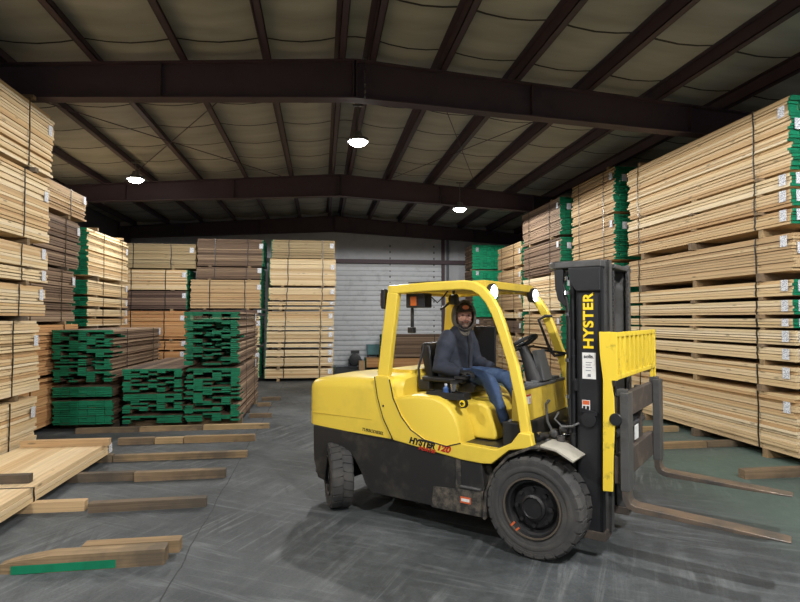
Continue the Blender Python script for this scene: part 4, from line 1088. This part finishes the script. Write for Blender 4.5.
def hand(w, h, side, curl=.75, grow=1.0):
    """palm and five fingers continuing wrist -> hand, bent over what lies below"""
    w, h = Vector(w), Vector(h); d = (h-w).normalized(); sd = Vector((0,0,1)).cross(d).normalized()*side; dn = Vector((0,0,-1))
    out = []
    mb = MB(); rg = []
    for t, ww, hh in ((-.01,.026,.020),(.03,.036,.019),(.075,.042,.017),(.095,.040,.014)):
        c = w+d*t; rg.append([c+sd*ww*grow*math.cos(q)+Vector((0,0,1))*hh*grow*math.sin(q) for q in [2*PI*i/12 for i in range(12)]])
    mb.loft(rg); out.append(to_mesh(mb))
    for k, (o_, ln, r) in enumerate(((-.030,.072,.0092),(-.010,.082,.0098),(.011,.076,.0094),(.030,.060,.0084))):
        p = w+d*.085+sd*o_; a = 0; pts = [p]
        for q, f in enumerate((.42,.32,.26)):
            a += curl*(.45 if q == 0 else .75); p = p+(d*math.cos(a)+dn*math.sin(a))*ln*f; pts.append(p)
        mb = MB(); mb.tube(pts, [r*grow, r*grow, r*.92*grow, r*.75*grow], 8); out.append(to_mesh(mb))
    b = w+d*.02-sd*.030; pts = [b, b+d*.03-sd*.020+dn*.006, b+d*.058-sd*.026+dn*.020, b+d*.075-sd*.018+dn*.034]
    mb = MB(); mb.tube(pts, [.013*grow,.012*grow,.0105*grow,.008*grow], 8); out.append(to_mesh(mb))
    return out
rw_, rh_ = rel(J['rwr']), rel(J['rha']); lw_, lh_ = rel(J['lwr']), rel(J['lha'])
ex += hand(rw_, rh_, 1) + hand(lw_, lh_, -1)
body = skinned('body', K(*names), [(ix[a],ix[b]) for a, b in ed], [rd[n]*.8 for n in names], 0, SKIN, P_, remesh=.0065, extra=ex)
def merged(name, meshes, mat, vox):
    bm = bmesh.new()
    for e in meshes: bm.from_mesh(e)
    me = bpy.data.meshes.new(name); bm.to_mesh(me); bm.free(); o = bpy.data.objects.new(name, me); C.objects.link(o)
    rm = o.modifiers.new('re','REMESH'); rm.mode = 'VOXEL'; rm.voxel_size = vox; rm.use_smooth_shade = True
    dg = bpy.context.evaluated_depsgraph_get(); dg.update(); e2 = bpy.data.meshes.new_from_object(o.evaluated_get(dg)); o.modifiers.clear(); o.data = e2
    e2.materials.clear(); e2.materials.append(mat); e2.polygons.foreach_set('use_smooth', [True]*len(e2.polygons)); o.parent = P_; return o
# jacket: torso, sleeves, cuffs, hem and stand-up collar grown into one surface
def ell(c, a, b, n=24, tilt=0):
    return [(c[0]+a*math.cos(2*PI*i/n)+tilt*0, c[1]+b*math.sin(2*PI*i/n), c[2]+tilt*math.cos(2*PI*i/n)) for i in range(n)]
mb = MB(); mb.loft([[rel(p) for p in ell(c, a, b, 24, tl_)] for c, a, b, tl_ in (
    ((-1.08,-.06,1.315),.165,.180,-.01), ((-1.09,-.06,1.345),.180,.200,-.01), ((-1.11,-.06,1.42),.172,.200,0), ((-1.11,-.06,1.52),.165,.198,0), ((-1.10,-.06,1.62),.165,.208,0),
    ((-1.095,-.06,1.70),.155,.215,0), ((-1.085,-.065,1.755),.135,.200,.0), ((-1.07,-.07,1.80),.11,.150,.0), ((-1.05,-.075,1.835),.095,.115,.0), ((-1.03,-.08,1.87),.088,.100,.01), ((-1.02,-.085,1.885),.07,.08,.01))])
exj = [to_mesh(mb)]
for s, a, b, c in ((1,'rsh','rel','rwr'),(-1,'lsh','lel','lwr')):
    A, B_, D_ = rel(J[a]), rel(J[b]), rel(J[c]); inn = A+Vector((0,.09*s,.0))
    pts = [inn, A+Vector((0,.02*s,.012)), A*.75+B_*.25, (A+B_)/2, A*.2+B_*.8, B_+Vector((-.008,0,-.012)), B_*.7+D_*.3, (B_+D_)/2, D_*.88+B_*.12, D_*1.0]
    mb = MB(); mb.tube(pts, [.085,.098,.092,.084,.078,.076,.070,.064,.057,.046], 18); exj.append(to_mesh(mb))
jk = merged('jacket', exj, JKT, .010)
sm_ = jk.modifiers.new('soft','SMOOTH'); sm_.iterations = 6; sm_.factor = .5
m = MB(); m.loft([[rel(p) for p in ((-.925+dx,-.115,z),(-.925+dx,.0,z),(-.945+dx,.0,z),(-.945+dx,-.115,z))] for dx, z in ((-.012,1.36),(-.006,1.5),(-.004,1.6),(-.02,1.70),(-.045,1.77))]); m.build('jacket_front', GLOVE, jk, label=None) if False else None
dm = jk.modifiers.new('folds','DISPLACE'); tx = bpy.data.textures.new('folds','CLOUDS'); tx.noise_scale = .09; dm.texture = tx; dm.strength = .022; dm.mid_level = .5
m = MB(); m.tube([rel((-.955,-.10,1.80)), rel((-.925,-.09,1.65)), rel((-.94,-.08,1.50)), rel((-.96,-.08,1.40))], .008, 6); m.build('zip', GLOVE, jk)
# jeans
ln_ = ['pelvis','rhip','rkn','ran','lhip','lkn','lan']; lx = {n:i for i, n in enumerate(ln_)}
lr = dict(pelvis=.10,rhip=.098,rkn=.080,ran=.062,lhip=.098,lkn=.080,lan=.062)
jeans = skinned('jeans', K(*ln_), [(lx[a],lx[b]) for a, b in (('pelvis','rhip'),('rhip','rkn'),('rkn','ran'),('pelvis','lhip'),('lhip','lkn'),('lkn','lan'))], [lr[n] for n in ln_], 0, JEAN, P_, remesh=.011)
dm = jeans.modifiers.new('folds','DISPLACE'); dm.texture = tx; dm.strength = .02; dm.mid_level = .5
# boots, gloves
for a, t, h in (('ran','rto','rhe'),('lan','lto','lhe')):
    p, q, e = rel(J[a]), rel(J[t]), rel(J[h])
    skinned('boot', [p+Vector((0,0,.05)), e+Vector((.02,0,.03)), (e+q)/2+Vector((0,0,.012)), q], [(0,1),(1,2),(2,3)], [.055,.055,.046,.042], 1, BOOT, P_, remesh=.009)
merged('glove', hand(rw_, rh_, 1, grow=1.3), GLOVE, .004); merged('glove', hand(lw_, lh_, -1, grow=1.3), GLOVE, .004)
# beard, eyes, lips
def facefn(lo):
    return lambda p: headfn(p)
mb = blob((0,0,0), (.107,.082,.131), hm, 36, 32, headfn)
bmf = MB(); bmf.v = list(mb.v); inv = hm.inverted()
for f in mb.f:
    c = Vector((0,0,0))
    for i in f: c += Vector(mb.v[i])
    c = inv @ (c/len(f))
    if -.135 < c.z < -.046 and c.x > -.01 and abs(c.y)*1.1 + (c.z+.046)*-1.0 > .028 and not (c.x > .075 and abs(c.y) < .022 and -.075 < c.z < -.055): bmf.f.append(f); bmf.m.append(0)
b = bmf.build('beard', BEARD, body); sd_ = b.modifiers.new('thick','SOLIDIFY'); sd_.thickness = .008; sd_.offset = -.5
mb = blob((0,0,0), (.026,.030,.024), hm @ Matrix.Translation((.066,0,-.100)), 14, 10); mb.build('chin_beard', BEARD, body)
mb = blob((0,0,0), (.012,.024,.006), hm @ Matrix.Translation((.098,0,-.048)), 12, 8); mb.build('moustache', BEARD, body)
mb = blob((0,0,0), (.008,.020,.005), hm @ Matrix.Translation((.096,0,-.063)), 12, 8); mb.build('lips', LIP, body)
for s in (-1, 1):
    mb = blob((0,0,0), (.009,.013,.0065), hm @ Matrix.Translation((.091,s*.030,.006)), 12, 8); mb.build('eye', EYEM, body)
# cap with peak and patch
mb = blob((0,0,0), (.112,.092,.125), hm @ Matrix.Translation((-.004,0,.012)), 28, 24)
cp = MB(); cp.v = list(mb.v)
for f in mb.f:
    c = Vector((0,0,0))
    for i in f: c += Vector(mb.v[i])
    c = inv @ (c/len(f))
    if c.z > .056: cp.f.append(f); cp.m.append(0)
cap = cp.build('cap', CAPC, P_); s_ = cap.modifiers.new('thick','SOLIDIFY'); s_.thickness = .006
mb = MB(); rg = []
for t in (0,.35,.7,1):
    row = []
    for j in range(13):
        q = -1.1+2.2*j/12; r0 = .098+t*.062*math.cos(q*.9); row.append(hm @ Vector((r0*math.cos(q), r0*math.sin(q)*.86, .064-t*.016-.010*abs(math.sin(q)))))
    rg.append(row)
vs = [p for r in rg for p in r]; n_ = 13
mb.add(vs, [(a*n_+i,a*n_+i+1,(a+1)*n_+i+1,(a+1)*n_+i) for a in range(3) for i in range(12)])
pk = mb.build('cap_peak', CAPC, cap); s_ = pk.modifiers.new('thick','SOLIDIFY'); s_.thickness = .006
mb = blob((0,0,0), (.006,.034,.024), hm @ Matrix.Translation((.100,0,.082)) @ Matrix.Rotation(-.45,4,'Y'), 14, 8); mb.build('cap_patch', PATCH, cap)
# hood: shell round the head, open at the face
mb = blob((0,0,0), (.128,.118,.158), hm @ Matrix.Translation((-.022,0,-.006)), 36, 30)
hd = MB(); hd.v = list(mb.v)
for f in mb.f:
    c = Vector((0,0,0))
    for i in f: c += Vector(mb.v[i])
    c = inv @ (c/len(f))
    if not (c.x > .018 and (c.y/.092)**2+((c.z-.0)/.135)**2 < 1.0): hd.f.append(f); hd.m.append(0)
ho = hd.build('hood', HOODM, P_); s_ = ho.modifiers.new('thick','SOLIDIFY'); s_.thickness = .016; s_.offset = 0
ho.modifiers.new('sub','SUBSURF').levels = 1
mb = MB(); mb.tube([rel(HD)+(HR @ Vector((-.01+.03*math.cos(q),.10*math.cos(q) if False else .098*math.sin(q),-.135-.0*q))) for q in [0]] + [rel((-1.04,-.085,1.81))], [.07,.095], 20)
mb.build('hood_collar', HOODM, ho)

# ------------------------------------------------------------------ camera, world, colour
cam = bpy.data.cameras.new('camera'); co_ = bpy.data.objects.new('camera', cam); C.objects.link(co_)
cam.sensor_width = 36; cam.lens = 570/800*36; cam.clip_start = .05
yaw = math.atan(79/570); pit = math.atan(17/570)
co_.location = (0,0,1.95); co_.rotation_euler = (PI/2+pit, 0, -yaw)
sc = bpy.context.scene; sc.camera = co_
wd = bpy.data.worlds.new('world'); sc.world = wd; wd.use_nodes = True
wd.node_tree.nodes['Background'].inputs[0].default_value = (.5,.6,.8,1); wd.node_tree.nodes['Background'].inputs[1].default_value = .05
sc.view_settings.view_transform = 'Standard'; sc.view_settings.look = 'None'; sc.view_settings.gamma = 1; sc.view_settings.use_curve_mapping = False
sc.view_settings.exposure = 0.25
